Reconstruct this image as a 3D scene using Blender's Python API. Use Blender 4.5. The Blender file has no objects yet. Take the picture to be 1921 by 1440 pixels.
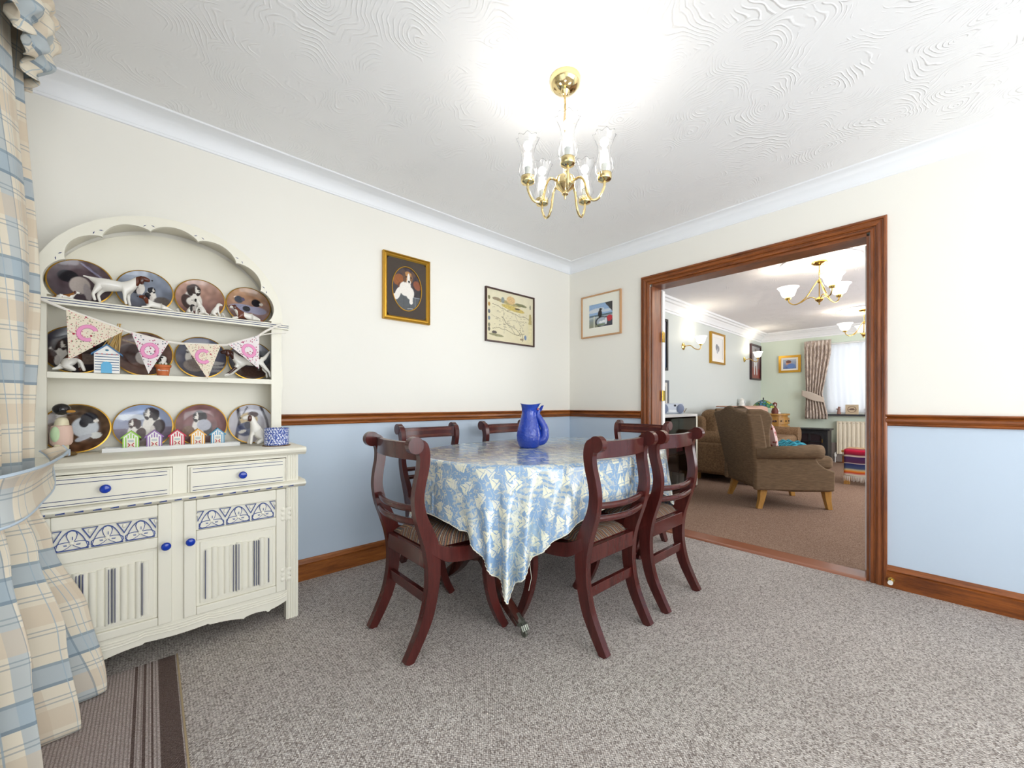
import bpy, bmesh, math, random
import numpy as np
from mathutils import Vector, Matrix
random.seed(7)
sc = bpy.context.scene
col = sc.collection
PI = math.pi

# ------------------------------------------------------------------ camera, light, exposure
CAM = (-3.015, -2.4886, 1.004)
YAW = 0.834
cd = bpy.data.cameras.new('camera')
cam = bpy.data.objects.new('camera', cd)
col.objects.link(cam)
cam.location = CAM
cam.rotation_euler = (PI/2, 0, YAW - PI/2)
cd.sensor_fit = 'HORIZONTAL'
cd.sensor_width = 36.0
cd.lens = 747.0/1921.0*36.0
cd.shift_y = (757.4-720.0)/1921.0
cd.clip_start = 0.02
sc.camera = cam
sc.view_settings.view_transform = 'Standard'
sc.view_settings.look = 'None'
sc.view_settings.gamma = 1.0
sc.view_settings.use_curve_mapping = False
sc.view_settings.exposure = 0.83

w = bpy.data.worlds.new('world')
sc.world = w
w.use_nodes = True
bg = w.node_tree.nodes['Background']
bg.inputs[0].default_value = (0.86, 0.93, 1.0, 1)
bg.inputs[1].default_value = .6

def area(name, loc, rot, sx, sy, power, colr=(1, 1, 1)):
    l = bpy.data.lights.new(name, 'AREA')
    l.shape = 'RECTANGLE'; l.size = sx; l.size_y = sy; l.energy = power; l.color = colr
    o = bpy.data.objects.new(name, l); col.objects.link(o)
    o.location = loc; o.rotation_euler = rot
    return o
# daylight: patio door (west), far room windows; fill lamp at an added window (south)
area('daylight_patio', (-3.36, -2.2, 1.1), (0, -PI/2-.35, 0), 1.9, 1.2, 2.6, (0.95, 0.98, 1.0))
area('south_fill', (-1.85, -4.90, 1.15), (PI/2+.65, 0, 0), 3.1, 1.9, 56, (0.95, 0.98, 1.0))
area('daylight_far_east', (6.3, -1.9, 1.5), (0, PI/2, 0), 1.4, 1.9, 5, (0.97, 0.98, 1.0))
area('daylight_far_south', (3.0, -3.85, 1.35), (PI/2+.1, 0, 0), 3.0, 1.6, 45, (0.97, 0.98, 1.0))

# ------------------------------------------------------------------ material helpers
class NT:
    def __init__(s, name, rough=0.5, metal=0.0, color=(.8, .8, .8), **kw):
        s.m = bpy.data.materials.new(name); s.m.use_nodes = True
        s.t = s.m.node_tree
        s.b = s.t.nodes['Principled BSDF']
        s.b.inputs['Base Color'].default_value = (*color, 1)
        s.b.inputs['Roughness'].default_value = rough
        s.b.inputs['Metallic'].default_value = metal
        for k, v in kw.items():
            s.b.inputs[k.replace('_', ' ')].default_value = v
    def n(s, typ, ins=None, **attrs):
        nd = s.t.nodes.new('ShaderNode'+typ)
        for k, v in attrs.items(): setattr(nd, k, v)
        for k, v in (ins or {}).items(): s.put(nd.inputs[k], v)
        return nd
    def put(s, sock, v):
        if isinstance(v, bpy.types.NodeSocket): s.t.links.new(v, sock)
        elif isinstance(v, (tuple, list)) and len(v) == 3 and sock.type == 'RGBA': sock.default_value = (*v, 1)
        else: sock.default_value = v
    def mth(s, op, a, b=0.0, c=None):
        nd = s.t.nodes.new('ShaderNodeMath'); nd.operation = op
        s.put(nd.inputs[0], a); s.put(nd.inputs[1], b)
        if c is not None: s.put(nd.inputs[2], c)
        return nd.outputs[0]
    def mix(s, f, a, b, mode='MIX'):
        nd = s.t.nodes.new('ShaderNodeMix'); nd.data_type = 'RGBA'; nd.blend_type = mode
        s.put(nd.inputs[0], f); s.put(nd.inputs[6], a); s.put(nd.inputs[7], b)
        return nd.outputs[2]
    def coord(s, which='Object', scale=(1, 1, 1), rot=(0, 0, 0)):
        c = s.n('TexCoord').outputs[which]
        mp = s.n('Mapping', {'Vector': c}); mp.inputs['Scale'].default_value = scale; mp.inputs['Rotation'].default_value = rot
        return mp.outputs[0]
    def noise(s, vec, scale, detail=2.0, rough=0.5, out=0):
        return s.n('TexNoise', {'Vector': vec, 'Scale': scale, 'Detail': detail, 'Roughness': rough}).outputs[out]
    def ramp(s, f, stops, interp='LINEAR'):
        r = s.n('ValToRGB', {'Fac': f}); cr = r.color_ramp; cr.interpolation = interp
        while len(cr.elements) < len(stops): cr.elements.new(0.5)
        for e, (p, c) in zip(cr.elements, stops):
            e.position = p; e.color = (*c, 1) if len(c) == 3 else c
        return r.outputs[0]
    def col(s, v): s.put(s.b.inputs['Base Color'], v); return s
    def bump(s, h, strength=0.3, dist=0.002):
        b = s.n('Bump', {'Height': h, 'Strength': strength, 'Distance': dist})
        s.t.links.new(b.outputs[0], s.b.inputs['Normal']); return s
    def band(s, c, period, centre, width):
        f = s.mth('FRACT', s.mth('DIVIDE', c, period))
        return s.mth('LESS_THAN', s.mth('ABSOLUTE', s.mth('SUBTRACT', f, centre)), width/2)

def srgb(r, g, b):
    return tuple(((x/255)/12.92 if x/255 <= .04045 else ((x/255+.055)/1.055)**2.4) for x in (r, g, b))

MC = {}
def plain(name, rgb, rough=0.5, metal=0.0, **kw):
    if name not in MC: MC[name] = NT(name, rough, metal, srgb(*rgb), **kw).m
    return MC[name]

def wood(name, dark, light, scale=(1, 1, 1), rough=0.35, knots=True, rot=(0, 0, 0)):
    t = NT(name, rough)
    v = t.coord('Object', scale, rot)
    n1 = t.noise(v, 3.0, 6, 0.6)
    n2 = t.noise(v, 18.0, 4, 0.7)
    f = t.mth('ADD', t.mth('MULTIPLY', n1, .65), t.mth('MULTIPLY', n2, .35))
    c = t.ramp(f, [(0.36, srgb(*dark)), (0.64, srgb(*light))])
    if knots:
        vo = t.n('TexVoronoi', {'Vector': t.coord('Object', (1, 1, 1)), 'Scale': 2.3}).outputs['Distance']
        k = t.ramp(vo, [(0.02, (1, 1, 1)), (0.06, (0, 0, 0))])
        c = t.mix(t.mth('MULTIPLY', k, .8), c, srgb(50, 22, 10))
    t.col(c); t.bump(n2, .08, .001)
    return t.m

# paint on walls: cream above the dado, pale blue below, one material each
def paint(name, rgb, rough=0.6):
    t = NT(name, rough)
    v = t.coord()
    t.col(srgb(*rgb)); t.bump(t.noise(v, 220, 2), .05, .001)
    return t.m
M = {}
M['cream_wall'] = paint('cream_wall_paint', (241, 238, 229))
M['blue_wall'] = paint('pale_blue_paint', (199, 214, 230))
M['far_side_wall'] = paint('pale_duck_egg_paint', (208, 214, 211))
M['far_end_wall'] = paint('pale_green_paint', (220, 232, 216))
M['white_paint'] = paint('white_gloss_paint', (240, 240, 238), .4)
M['cornice'] = paint('cornice_white', (242, 244, 247), .5)

def artex(name, rgb, k):
    t = NT(name, .75)
    v = t.coord()
    d = t.noise(v, 3.0, 2, .5, 1)
    vv = t.n('VectorMath', {0: v, 1: t.n('VectorMath', {0: d, 1: (.35, .35, .35)}, operation='MULTIPLY').outputs[0]}, operation='ADD').outputs[0]
    vo = t.n('TexVoronoi', {'Vector': vv, 'Scale': 3.4, 'Randomness': 1.0}, voronoi_dimensions='2D')
    dist = vo.outputs['Distance']
    ph = t.mth('MULTIPLY', t.noise(v, 11, 3), 9.0)
    rings = t.mth('SINE', t.mth('ADD', t.mth('MULTIPLY', dist, 105.0), ph))
    rings = t.mth('POWER', t.mth('MAXIMUM', rings, 0.0), 2.5)
    mask = t.ramp(t.noise(v, 8.0, 3, .6), [(.44, (0, 0, 0)), (.62, (1, 1, 1))])
    h = t.mth('ADD', t.mth('MULTIPLY', rings, mask), t.mth('MULTIPLY', t.noise(v, 14, 4), .35))
    t.col(srgb(*rgb)); t.bump(h, k, .006)
    return t.m
M['ceiling'] = artex('swirled_textured_ceiling', (249, 249, 249), .36)
M['far_ceiling'] = artex('far_textured_ceiling', (236, 234, 236), .6)

def carpet(name, base, dark, light, rows=True):
    t = NT(name, .95)
    v = t.coord()
    n = t.noise(v, 260, 2, .7)
    vo = t.n('TexVoronoi', {'Vector': v, 'Scale': 210.0})
    cellc = t.n('SeparateColor', {'Color': vo.outputs['Color']}).outputs[0]
    big = t.noise(v, 2.5, 3)
    c = t.ramp(t.mth('ADD', t.mth('MULTIPLY', n, .55), t.mth('MULTIPLY', cellc, .45)), [(.22, srgb(*dark)), (.46, srgb(*base)), (.74, srgb(*light))])
    c = t.mix(t.mth('MULTIPLY', t.mth('SUBTRACT', big, .35), .35), c, srgb(*dark))
    sp = t.n('SeparateXYZ', {'Vector': v})
    r1 = t.mth('SINE', t.mth('MULTIPLY', sp.outputs[0], 2*PI/.0085))
    r2 = t.mth('SINE', t.mth('MULTIPLY', sp.outputs[1], 2*PI/.0105))
    h = t.mth('ADD', t.mth('MULTIPLY', t.mth('MULTIPLY', r1, r2), .45 if rows else .0), t.mth('MULTIPLY', cellc, .7))
    if rows:
        c = t.mix(t.mth('MULTIPLY', t.mth('LESS_THAN', t.mth('MULTIPLY', r1, 1.0), -.5), .30), c, srgb(*dark))
    t.col(c); t.bump(h, .8, .004)
    t.b.inputs['Specular IOR Level'].default_value = .1
    return t.m
M['carpet'] = carpet('speckled_greige_loop_carpet', (188, 179, 172), (116, 105, 99), (230, 222, 215))
M['far_carpet'] = carpet('pinkish_brown_carpet', (150, 122, 104), (118, 92, 76), (176, 150, 132), False)

M['pine'] = wood('stained_pine', (92, 44, 14), (158, 88, 34), (1.2, 1.2, 12), .3)
M['pine_v'] = wood('stained_pine_upright', (92, 44, 18), (150, 86, 44), (14, 14, 1.0), .3)
M['pine_x'] = wood('stained_pine_long', (104, 52, 18), (174, 104, 46), (1.0, 1.0, 14), .3)
M['mahogany'] = wood('red_mahogany', (62, 24, 22), (88, 36, 32), (9, 9, 1), .2, False)
M['mahogany_dark'] = wood('dark_mahogany', (50, 24, 20), (76, 38, 30), (9, 9, 1), .2, False)
M['oak_light'] = wood('light_wood', (176, 124, 56), (206, 156, 84), (6, 6, 1), .4, False)
M['brass'] = plain('polished_brass', (226, 192, 110), .12, 1.0)
M['pale_brass'] = plain('pale_brass', (236, 214, 160), .1, 1.0)
M['aged'] = plain('tarnished_brass', (120, 122, 112), .35, .8)
M['gold'] = plain('gilt', (196, 150, 56), .35, .85)
M['black'] = plain('black_plastic', (24, 24, 26), .4)
M['navy'] = plain('navy_paint', (40, 52, 104), .5)
M['blueline'] = plain('blue_paint_line', (62, 84, 146), .5)
M['cream'] = plain('cream_painted_wood', (240, 236, 220), .38)
M['white'] = plain('white_ceramic', (240, 238, 232), .25)
g = NT('clear_glass', .02, 0, (1, 1, 1), Transmission_Weight=1.0, IOR=1.35); M['glass'] = g.m
wg = NT('window_glass', .0, 0, (1, 1, 1), Transmission_Weight=1.0, IOR=1.02); M['window_glass'] = wg.m
M['blueglass'] = NT('blue_glass', .06, 0, srgb(20, 70, 200), Transmission_Weight=.35, IOR=1.45).m
bl = NT('glowing_bulb', .4, 0, (1, 1, 1), Emission_Color=(1, .93, .8, 1), Emission_Strength=9.0); M['bulb'] = bl.m
sh = NT('lit_opal_shade', .3, 0, (1, .98, .95), Emission_Color=(1, .95, .86, 1), Emission_Strength=1.1); M['opal'] = sh.m
# ------------------------------------------------------------------ mesh helpers
class MB:
    def __init__(s): s.v = []; s.f = []; s.uv = {}
    def add(s, vs, fs, uvs=None):
        o = len(s.v); s.v += [tuple(p) for p in vs]
        for i, f in enumerate(fs):
            if uvs: s.uv[len(s.f)] = [uvs[k] for k in f]
            s.f.append([k+o for k in f])
        return s
    def box(s, x0, y0, z0, x1, y1, z1):
        x0, x1 = min(x0, x1), max(x0, x1); y0, y1 = min(y0, y1), max(y0, y1); z0, z1 = min(z0, z1), max(z0, z1)
        return s.add([(x0, y0, z0), (x1, y0, z0), (x1, y1, z0), (x0, y1, z0), (x0, y0, z1), (x1, y0, z1), (x1, y1, z1), (x0, y1, z1)],
                     [(0, 3, 2, 1), (4, 5, 6, 7), (0, 1, 5, 4), (1, 2, 6, 5), (2, 3, 7, 6), (3, 0, 4, 7)])
    def loft(s, secs, closed=True, cap=True):
        k = len(secs[0]); vs = [p for q in secs for p in q]; fs = []
        for i in range(len(secs)-1):
            for j in range(k if closed else k-1):
                a = i*k+j; b = i*k+(j+1) % k
                fs.append((a, b, b+k, a+k))
        if cap and closed:
            fs.append(tuple(reversed(range(k)))); fs.append(tuple(range((len(secs)-1)*k, len(secs)*k)))
        return s.add(vs, fs)
    def tube(s, pts, r, n=8, cap=True, sq=1.0):
        pts = [Vector(p) for p in pts]; rs = r if isinstance(r, (list, tuple)) else [r]*len(pts)
        secs = []; up = None
        for i, p in enumerate(pts):
            d = (pts[min(i+1, len(pts)-1)]-pts[max(i-1, 0)]).normalized()
            if up is None:
                up = Vector((0, 0, 1)) if abs(d.z) < .9 else Vector((0, 1, 0))
            a = d.cross(up).normalized(); up = a.cross(d).normalized()
            secs.append([p+a*math.cos(2*PI*k/n)*rs[i]+up*math.sin(2*PI*k/n)*rs[i]*sq for k in range(n)])
        return s.loft(secs, True, cap)
    def lathe(s, prof, c=(0, 0, 0), n=24, wob=None):
        secs = []
        for i, (r, z) in enumerate(prof):
            secs.append([(c[0]+r*(1+(wob(i, k/n) if wob else 0))*math.cos(2*PI*k/n), c[1]+r*(1+(wob(i, k/n) if wob else 0))*math.sin(2*PI*k/n), c[2]+z) for k in range(n)])
        return s.loft(secs, True, True)
    def prism(s, poly, ax, a, b):
        # poly in the two axes other than ax; ax 'y': (x, z)
        def P(q, t):
            return {'x': (t, q[0], q[1]), 'y': (q[0], t, q[1]), 'z': (q[0], q[1], t)}[ax]
        k = len(poly)
        vs = [P(q, a) for q in poly]+[P(q, b) for q in poly]
        fs = [tuple(range(k)), tuple(reversed(range(k, 2*k)))]+[(i, i+k, (i+1) % k+k, (i+1) % k) for i in range(k)]
        return s.add(vs, fs)
    def ribbon(s, outer, inner, ax, a, b):
        # strip between two polylines of equal length, extruded
        def P(q, t):
            return {'x': (t, q[0], q[1]), 'y': (q[0], t, q[1]), 'z': (q[0], q[1], t)}[ax]
        k = len(outer)
        secs = [[P(outer[i], a), P(inner[i], a), P(inner[i], b), P(outer[i], b)] for i in range(k)]
        return s.loft(secs)
    def grid(s, fn, nu, nv):
        vs = []; uvs = []
        for i in range(nu+1):
            for j in range(nv+1):
                r = fn(i/nu, j/nv)
                vs.append(r[:3]); uvs.append(r[3:5] if len(r) > 3 else (i/nu, j/nv))
        fs = [(i*(nv+1)+j, (i+1)*(nv+1)+j, (i+1)*(nv+1)+j+1, i*(nv+1)+j+1) for i in range(nu) for j in range(nv)]
        return s.add(vs, fs, uvs)
    def ball(s, c, r, n=12, m=8):
        rx, ry, rz = r if isinstance(r, tuple) else (r, r, r)
        secs = []
        for i in range(m+1):
            a = -PI/2+PI*i/m; rr = max(math.cos(a), .02)
            secs.append([(c[0]+rx*rr*math.cos(2*PI*k/n), c[1]+ry*rr*math.sin(2*PI*k/n), c[2]+rz*math.sin(a)) for k in range(n)])
        return s.loft(secs)
    def xf(s, mtx):
        s.v = [tuple(mtx @ Vector(p)) for p in s.v]; return s
    def build(s, name, mat, parent=None, smooth=35, bevel=0, sub=0, solid=0, bseg=2, fix=True):
        me = bpy.data.meshes.new(name)
        me.from_pydata(s.v, [], s.f); me.update()
        if s.uv:
            ul = me.uv_layers.new(name='UVMap')
            for p in me.polygons:
                if p.index in s.uv:
                    for li, q in zip(p.loop_indices, s.uv[p.index]): ul.data[li].uv = q
        if fix:
            bm = bmesh.new(); bm.from_mesh(me); bmesh.ops.recalc_face_normals(bm, faces=bm.faces); bm.to_mesh(me); bm.free()
        if smooth:
            me.polygons.foreach_set('use_smooth', [True]*len(me.polygons))
            me.set_sharp_from_angle(angle=math.radians(smooth))
        me.materials.append(mat)
        o = bpy.data.objects.new(name, me); col.objects.link(o)
        if parent: o.parent = parent
        if bevel:
            b = o.modifiers.new('bevel', 'BEVEL'); b.width = bevel; b.segments = bseg; b.limit_method = 'ANGLE'; b.harden_normals = True
        if sub:
            q = o.modifiers.new('sub', 'SUBSURF'); q.levels = sub; q.render_levels = sub
        if solid:
            q = o.modifiers.new('solid', 'SOLIDIFY'); q.thickness = solid; q.offset = 0
        return o
def tag(o, label, cat, group=None, kind=None):
    if label: o['label'] = label
    if cat: o['category'] = cat
    if group: o['group'] = group
    if kind: o['kind'] = kind
    return o
def thing(name, loc=(0, 0, 0), rz=0, label=None, cat=None, group=None, kind=None):
    o = bpy.data.objects.new(name, None); col.objects.link(o)
    o.location = loc; o.rotation_euler = (0, 0, rz); o.empty_display_size = .05
    return tag(o, label, cat, group, kind)
def struct(o): o['kind'] = 'structure'; return o
def clone(o, parent=None):
    c = o.copy(); col.objects.link(c)
    if parent is not None: c.parent = parent
    for ch in list(o.children): clone(ch, c)
    return c
def box(*a): return MB().box(*a)

# painted pictures: colours per vertex on a dense flat sheet
def nz(u, v, s, seed):
    r = np.random.RandomState(seed); o = np.zeros_like(u)
    for _ in range(9):
        a = r.uniform(0, 2*PI); k = s*r.uniform(.6, 2.2)
        o += np.sin((u*math.cos(a)+v*math.sin(a))*k*2*PI+r.uniform(0, 6)+1.3*np.sin((u*math.sin(a)-v*math.cos(a))*k*3))
    return o/5
def paintfn(ops):
    def f(u, v):
        c = np.zeros((len(u), 3))+.5
        for op in ops:
            k = op[0]
            if k == 'bg':
                _, bot, top, amt, s, seed = op
                t = np.clip(v+.12*nz(u, v, 1.5, seed), 0, 1)[:, None]
                c = np.array(srgb(*bot))*(1-t)+np.array(srgb(*top))*t
                c = c*(1+amt*nz(u, v, s, seed+1))[:, None]
            elif k == 'e':
                _, cx, cy, rx, ry, rot, rgb = op[:7]
                a = math.radians(rot); x = (u-cx)*math.cos(a)+(v-cy)*math.sin(a); y = -(u-cx)*math.sin(a)+(v-cy)*math.cos(a)
                d = np.sqrt((x/rx)**2+(y/ry)**2); mk = np.clip((1.06-d)/.12, 0, 1)[:, None]
                tex = (1+(.06 if min(rgb) > 150 else .18)*nz(u, v, 14, int(cx*97+cy*31)))[:, None]
                c = c*(1-mk)+np.array(srgb(*rgb))*tex*mk
            elif k == 'p':
                pts, rgb = op[1], op[2]; ins = np.zeros(len(u), bool)
                for i in range(len(pts)):
                    x1, y1 = pts[i]; x2, y2 = pts[i-1]
                    cnd = ((y1 > v) != (y2 > v)) & (u < (x2-x1)*(v-y1)/((y2-y1) if y2 != y1 else 1e-9)+x1)
                    ins ^= cnd
                tex = (1+.08*nz(u, v, 10, 5))[:, None]
                c = np.where(ins[:, None], np.array(srgb(*rgb))*tex, c)
            elif k == 'l':
                pts, wd, rgb = op[1], op[2], op[3]; mk = np.zeros(len(u))
                for i in range(len(pts)-1):
                    x1, y1 = pts[i]; x2, y2 = pts[i+1]; L = (x2-x1)**2+(y2-y1)**2+1e-12
                    t = np.clip(((u-x1)*(x2-x1)+(v-y1)*(y2-y1))/L, 0, 1)
                    d = np.hypot(u-x1-t*(x2-x1), v-y1-t*(y2-y1)); mk = np.maximum(mk, np.clip((wd-d)/wd*2, 0, 1))
                c = c*(1-mk[:, None])+np.array(srgb(*rgb))*mk[:, None]
        return np.clip(c, 0.003, 1)
    return f
def setcols(me, uvlist, fn):
    a = me.color_attributes.new('paint', 'FLOAT_COLOR', 'POINT')
    u = np.array([q[0] for q in uvlist]); v = np.array([q[1] for q in uvlist])
    c = fn(u, v); full = np.ones((len(u), 4)); full[:, :3] = c
    a.data.foreach_set('color', full.ravel())
def attrmat(name, rough):
    t = NT(name, rough); t.col(t.n('Attribute', attribute_name='paint').outputs['Color']); return t.m
M['print'] = attrmat('printed_artwork', .3)
M['glaze'] = attrmat('glazed_painted_china', .12)
def sheet(name, W, H, fn, parent, place, res=.004, mat=None):
    nu = max(10, int(W/res)); nv = max(10, int(H/res)); vs = []; uv = []
    for i in range(nu+1):
        for j in range(nv+1):
            vs.append(place((i/nu-.5)*W, (j/nv-.5)*H)); uv.append((i/nu, j/nv))
    fs = [(i*(nv+1)+j, (i+1)*(nv+1)+j, (i+1)*(nv+1)+j+1, i*(nv+1)+j+1) for i in range(nu) for j in range(nv)]
    m = MB(); m.add(vs, fs); o = m.build(name, mat or M['print'], parent, smooth=0, fix=False)
    setcols(o.data, uv, fn); return o
BR = (66, 36, 30); WH = (236, 230, 222); PK = (200, 150, 150)
def spaniel(cx, cy, s, head=(70, 38, 32), look=1, body=True):
    o = []
    if body:
        o += [('e', cx-.02*look*s, cy-.30*s, .17*s, .27*s, 8*look, WH), ('e', cx-.14*look*s, cy-.36*s, .12*s, .2*s, 12*look, head),
              ('e', cx+.06*look*s, cy-.42*s, .05*s, .16*s, 0, WH), ('e', cx-.03*look*s, cy-.45*s, .05*s, .14*s, 0, (214, 206, 200))]
    o += [('e', cx, cy, .12*s, .13*s, 0, head), ('e', cx-.09*s*look, cy-.06*s, .065*s, .14*s, 8*look, tuple(int(h*.8) for h in head)),
          ('e', cx+.08*s*look, cy-.06*s, .05*s, .12*s, -8*look, tuple(int(h*.8) for h in head)),
          ('e', cx+.04*look*s, cy-.01*s, .022*s, .10*s, 0, WH), ('e', cx+.07*look*s, cy-.05*s, .05*s, .04*s, 0, WH),
          ('e', cx+.10*look*s, cy-.045*s, .018*s, .016*s, 0, (30, 24, 24)), ('e', cx+.0*look*s, cy+.02*s, .012*s, .012*s, 0, (20, 14, 14))]
    return o

# framed picture on a wall.  ax 'y': hangs on a wall facing -y ; 'x': wall facing -x
def picture(name, label, cat, ax, c, W, H, frame, fw, fmat, fn, mat_rgb=None, matw=0.0, depth=.02, oval=None, tilt=0, res=.004, fprof=True, wall=0.0, group=None):
    if ax == 'y': loc = (c[0], wall, c[1]); rz = 0
    else: loc = (wall, c[0], c[1]); rz = -PI/2
    t = thing(name, loc, rz, label, cat, group)
    t.rotation_euler = (0, 0, rz)
    # local: x right, z up, y=-depth toward the room
    P = lambda x, y, z: (x, y, z)
    m = MB()
    prof = [(0, 0), (0, -depth), (.22*fw, -depth*1.15), (.4*fw, -depth*.85), (.7*fw, -depth*.95), (fw, -depth*.6), (fw, 0)] if fprof else [(0, 0), (0, -depth), (fw, -depth), (fw, 0)]
    secs = []
    for sx, sz in ((-1, -1), (1, -1), (1, 1), (-1, 1), (-1, -1)):
        secs.append([(sx*(W/2-p[0]), p[1], sz*(H/2-p[0])) for p in prof])
    m.loft(secs, True, False); m.build('frame', fmat, t, smooth=0, fix=True)
    iw, ih = W-2*fw, H-2*fw
    box(-W/2+.002, -.004, -H/2+.002, W/2-.002, -.0005, H/2-.002).build('backing_board', M['black'], t, 0)
    if mat_rgb:
        if oval:
            n = 64; ou = []; inn = []
            for k in range(n+1):
                a = 2*PI*k/n; ca, sa = math.cos(a), math.sin(a)
                q = 1/max(abs(ca)/(iw/2), abs(sa)/(ih/2)); ou.append((ca*q, sa*q)); inn.append((oval[0]*ca, oval[1]*sa))
            mm = MB(); mm.ribbon(ou, inn, 'y', -depth*.5, -depth*.62)
            mm.build('mount', plain('mount_%d_%d_%d' % mat_rgb, mat_rgb, .8), t, 0)
            r = MB(); r.tube([(oval[0]*math.cos(2*PI*k/n), -depth*.64, oval[1]*math.sin(2*PI*k/n)) for k in range(n+1)], .0035, 6); r.build('oval_slip', M['gold'], t)
            pw, ph = oval[0]*2, oval[1]*2
        else:
            pw, ph = iw-2*matw, ih-2*matw
            mm = MB()
            for q in ((-iw/2, -ih/2, iw/2, -ph/2), (-iw/2, ph/2, iw/2, ih/2), (-iw/2, -ph/2, -pw/2, ph/2), (pw/2, -ph/2, iw/2, ph/2)):
                mm.box(q[0], -depth*.5, q[1], q[2], -depth*.62, q[3])
            mm.build('mount', plain('mount_%d_%d_%d' % mat_rgb, mat_rgb, .8), t, 0)
    else: pw, ph = iw, ih
    sheet('print', pw+.004, ph+.004, fn, t, lambda x, z: (x, -depth*.45, z), res)
    return t
# ------------------------------------------------------------------ room shell
CZ = 2.343; XW = -3.47; YS = -5.2; FX = 5.78; FY = -3.95
DY0, DY1 = -0.842, -2.18     # doorway, left and right jambs
DZ = 1.975                   # doorway head
WT = .15                     # dividing wall thickness
DT, DB = .946, .884          # dado rail top and bottom
SK = .118
CAMX = 0.0
struct(box(XW-.12, YS-.12, -.1, .075, .12, 0).build('floor', M['carpet'], smooth=0))
struct(box(.075, FY-.12, -.1, FX+.12, .12, 0).build('floor', M['far_carpet'], smooth=0))
struct(box(XW-.12, YS-.12, CZ, .075, .12, CZ+.1).build('ceiling', M['ceiling'], smooth=0))
struct(box(.075, FY-.12, CZ, FX+.12, .12, CZ+.1).build('ceiling', M['far_ceiling'], smooth=0))
DM = (DT+DB)/2
def wall2(name, x0, y0, x1, y1, z0=0, z1=CZ):
    if z0 < DM: struct(box(x0, y0, z0, x1, y1, min(DM, z1)).build(name, M['blue_wall'], smooth=0))
    if z1 > DM: struct(box(x0, y0, max(DM, z0), x1, y1, z1).build(name, M['cream_wall'], smooth=0))
wall2('wall_north', XW-.12, 0, .075, .12)
# dividing wall with the wide doorway
wall2('wall_east', 0, DY0, .075, 0)
wall2('wall_east', 0, YS, .075, DY1)
wall2('wall_east', 0, DY1, .075, DY0, DZ)
for y0, y1, z0 in ((DY0, 0, 0), (FY, DY1, 0), (DY1, DY0, DZ)):
    struct(box(.075, y0, z0, WT, y1, CZ).build('wall_east', M['far_side_wall'], smooth=0))
# west wall with patio door
wall2('wall_west', XW-.12, -.62, XW, 0); wall2('wall_west', XW-.12, YS, XW, -2.88); wall2('wall_west', XW-.12, -2.88, XW, -.62, 2.05)
# south wall, set back to even the light, with an added window
wall2('wall_south', XW, YS-.12, -3.3, YS); wall2('wall_south', -.2, YS-.12, 0, YS)
wall2('wall_south', -3.3, YS-.12, -.2, YS, 2.2); wall2('wall_south', -3.3, YS-.12, -.2, YS, 0, .3)
# far room walls
struct(box(WT, 0, 0, FX+.12, .12, CZ).build('wall_north', M['far_side_wall'], smooth=0))
WY0, WY1, WZ0, WZ1 = -1.01, -2.65, .835, 2.07
for a in ((FX, WY0, 0, FX+.12, 0, CZ), (FX, FY, 0, FX+.12, WY1, CZ), (FX, WY1, 0, FX+.12, WY0, WZ0), (FX, WY1, WZ1, FX+.12, WY0, CZ)):
    struct(box(*a).build('wall_east', M['far_end_wall'], smooth=0))
struct(box(WT, FY-.12, 0, 1.2, FY, CZ).build('wall_south', M['far_side_wall'], smooth=0))
struct(box(4.8, FY-.12, 0, FX+.12, FY, CZ).build('wall_south', M['far_side_wall'], smooth=0))
struct(box(1.2, FY-.12, 0, 4.8, FY, .5).build('wall_south', M['far_side_wall'], smooth=0))
struct(box(1.2, FY-.12, 2.2, 4.8, FY, CZ).build('wall_south', M['far_side_wall'], smooth=0))
# windows and patio door (behind and beside the camera)
def window(name, ax, pos, a0, a1, z0, z1, n):
    t = thing(name, (0, 0, 0)); t['kind'] = 'structure'
    m = MB(); fw = .06
    def bx(u0, v0, u1, v1, d=.03):
        return (pos-d, u0, v0, pos+d, u1, v1) if ax == 'x' else (u0, pos-d, v0, u1, pos+d, v1)
    m.box(*bx(a0, z0, a1, z0+fw)); m.box(*bx(a0, z1-fw, a1, z1))
    for i in range(n+1):
        q = a0+(a1-a0-fw)*i/n; m.box(*bx(q, z0+fw, q+fw, z1-fw))
    m.build('window_frame', M['white_paint'], t, 0)
    g = MB(); g.box(*bx(a0+fw, z0+fw, a1-fw, z1-fw, .003)); g.build('pane', M['window_glass'], t, 0)
window('door_1', 'x', XW-.06, -2.88, -.62, 0.0, 2.05, 2)
window('added_window_1', 'y', YS-.06, -3.3, -.2, .3, 2.2, 3)  # unseen window, added to light the room from behind the camera
window('window_2', 'x', FX+.06, WY1, WY0, WZ0, WZ1, 2)
window('window_3', 'y', FY-.06, 1.2, 4.8, .5, 2.2, 3)

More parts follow.
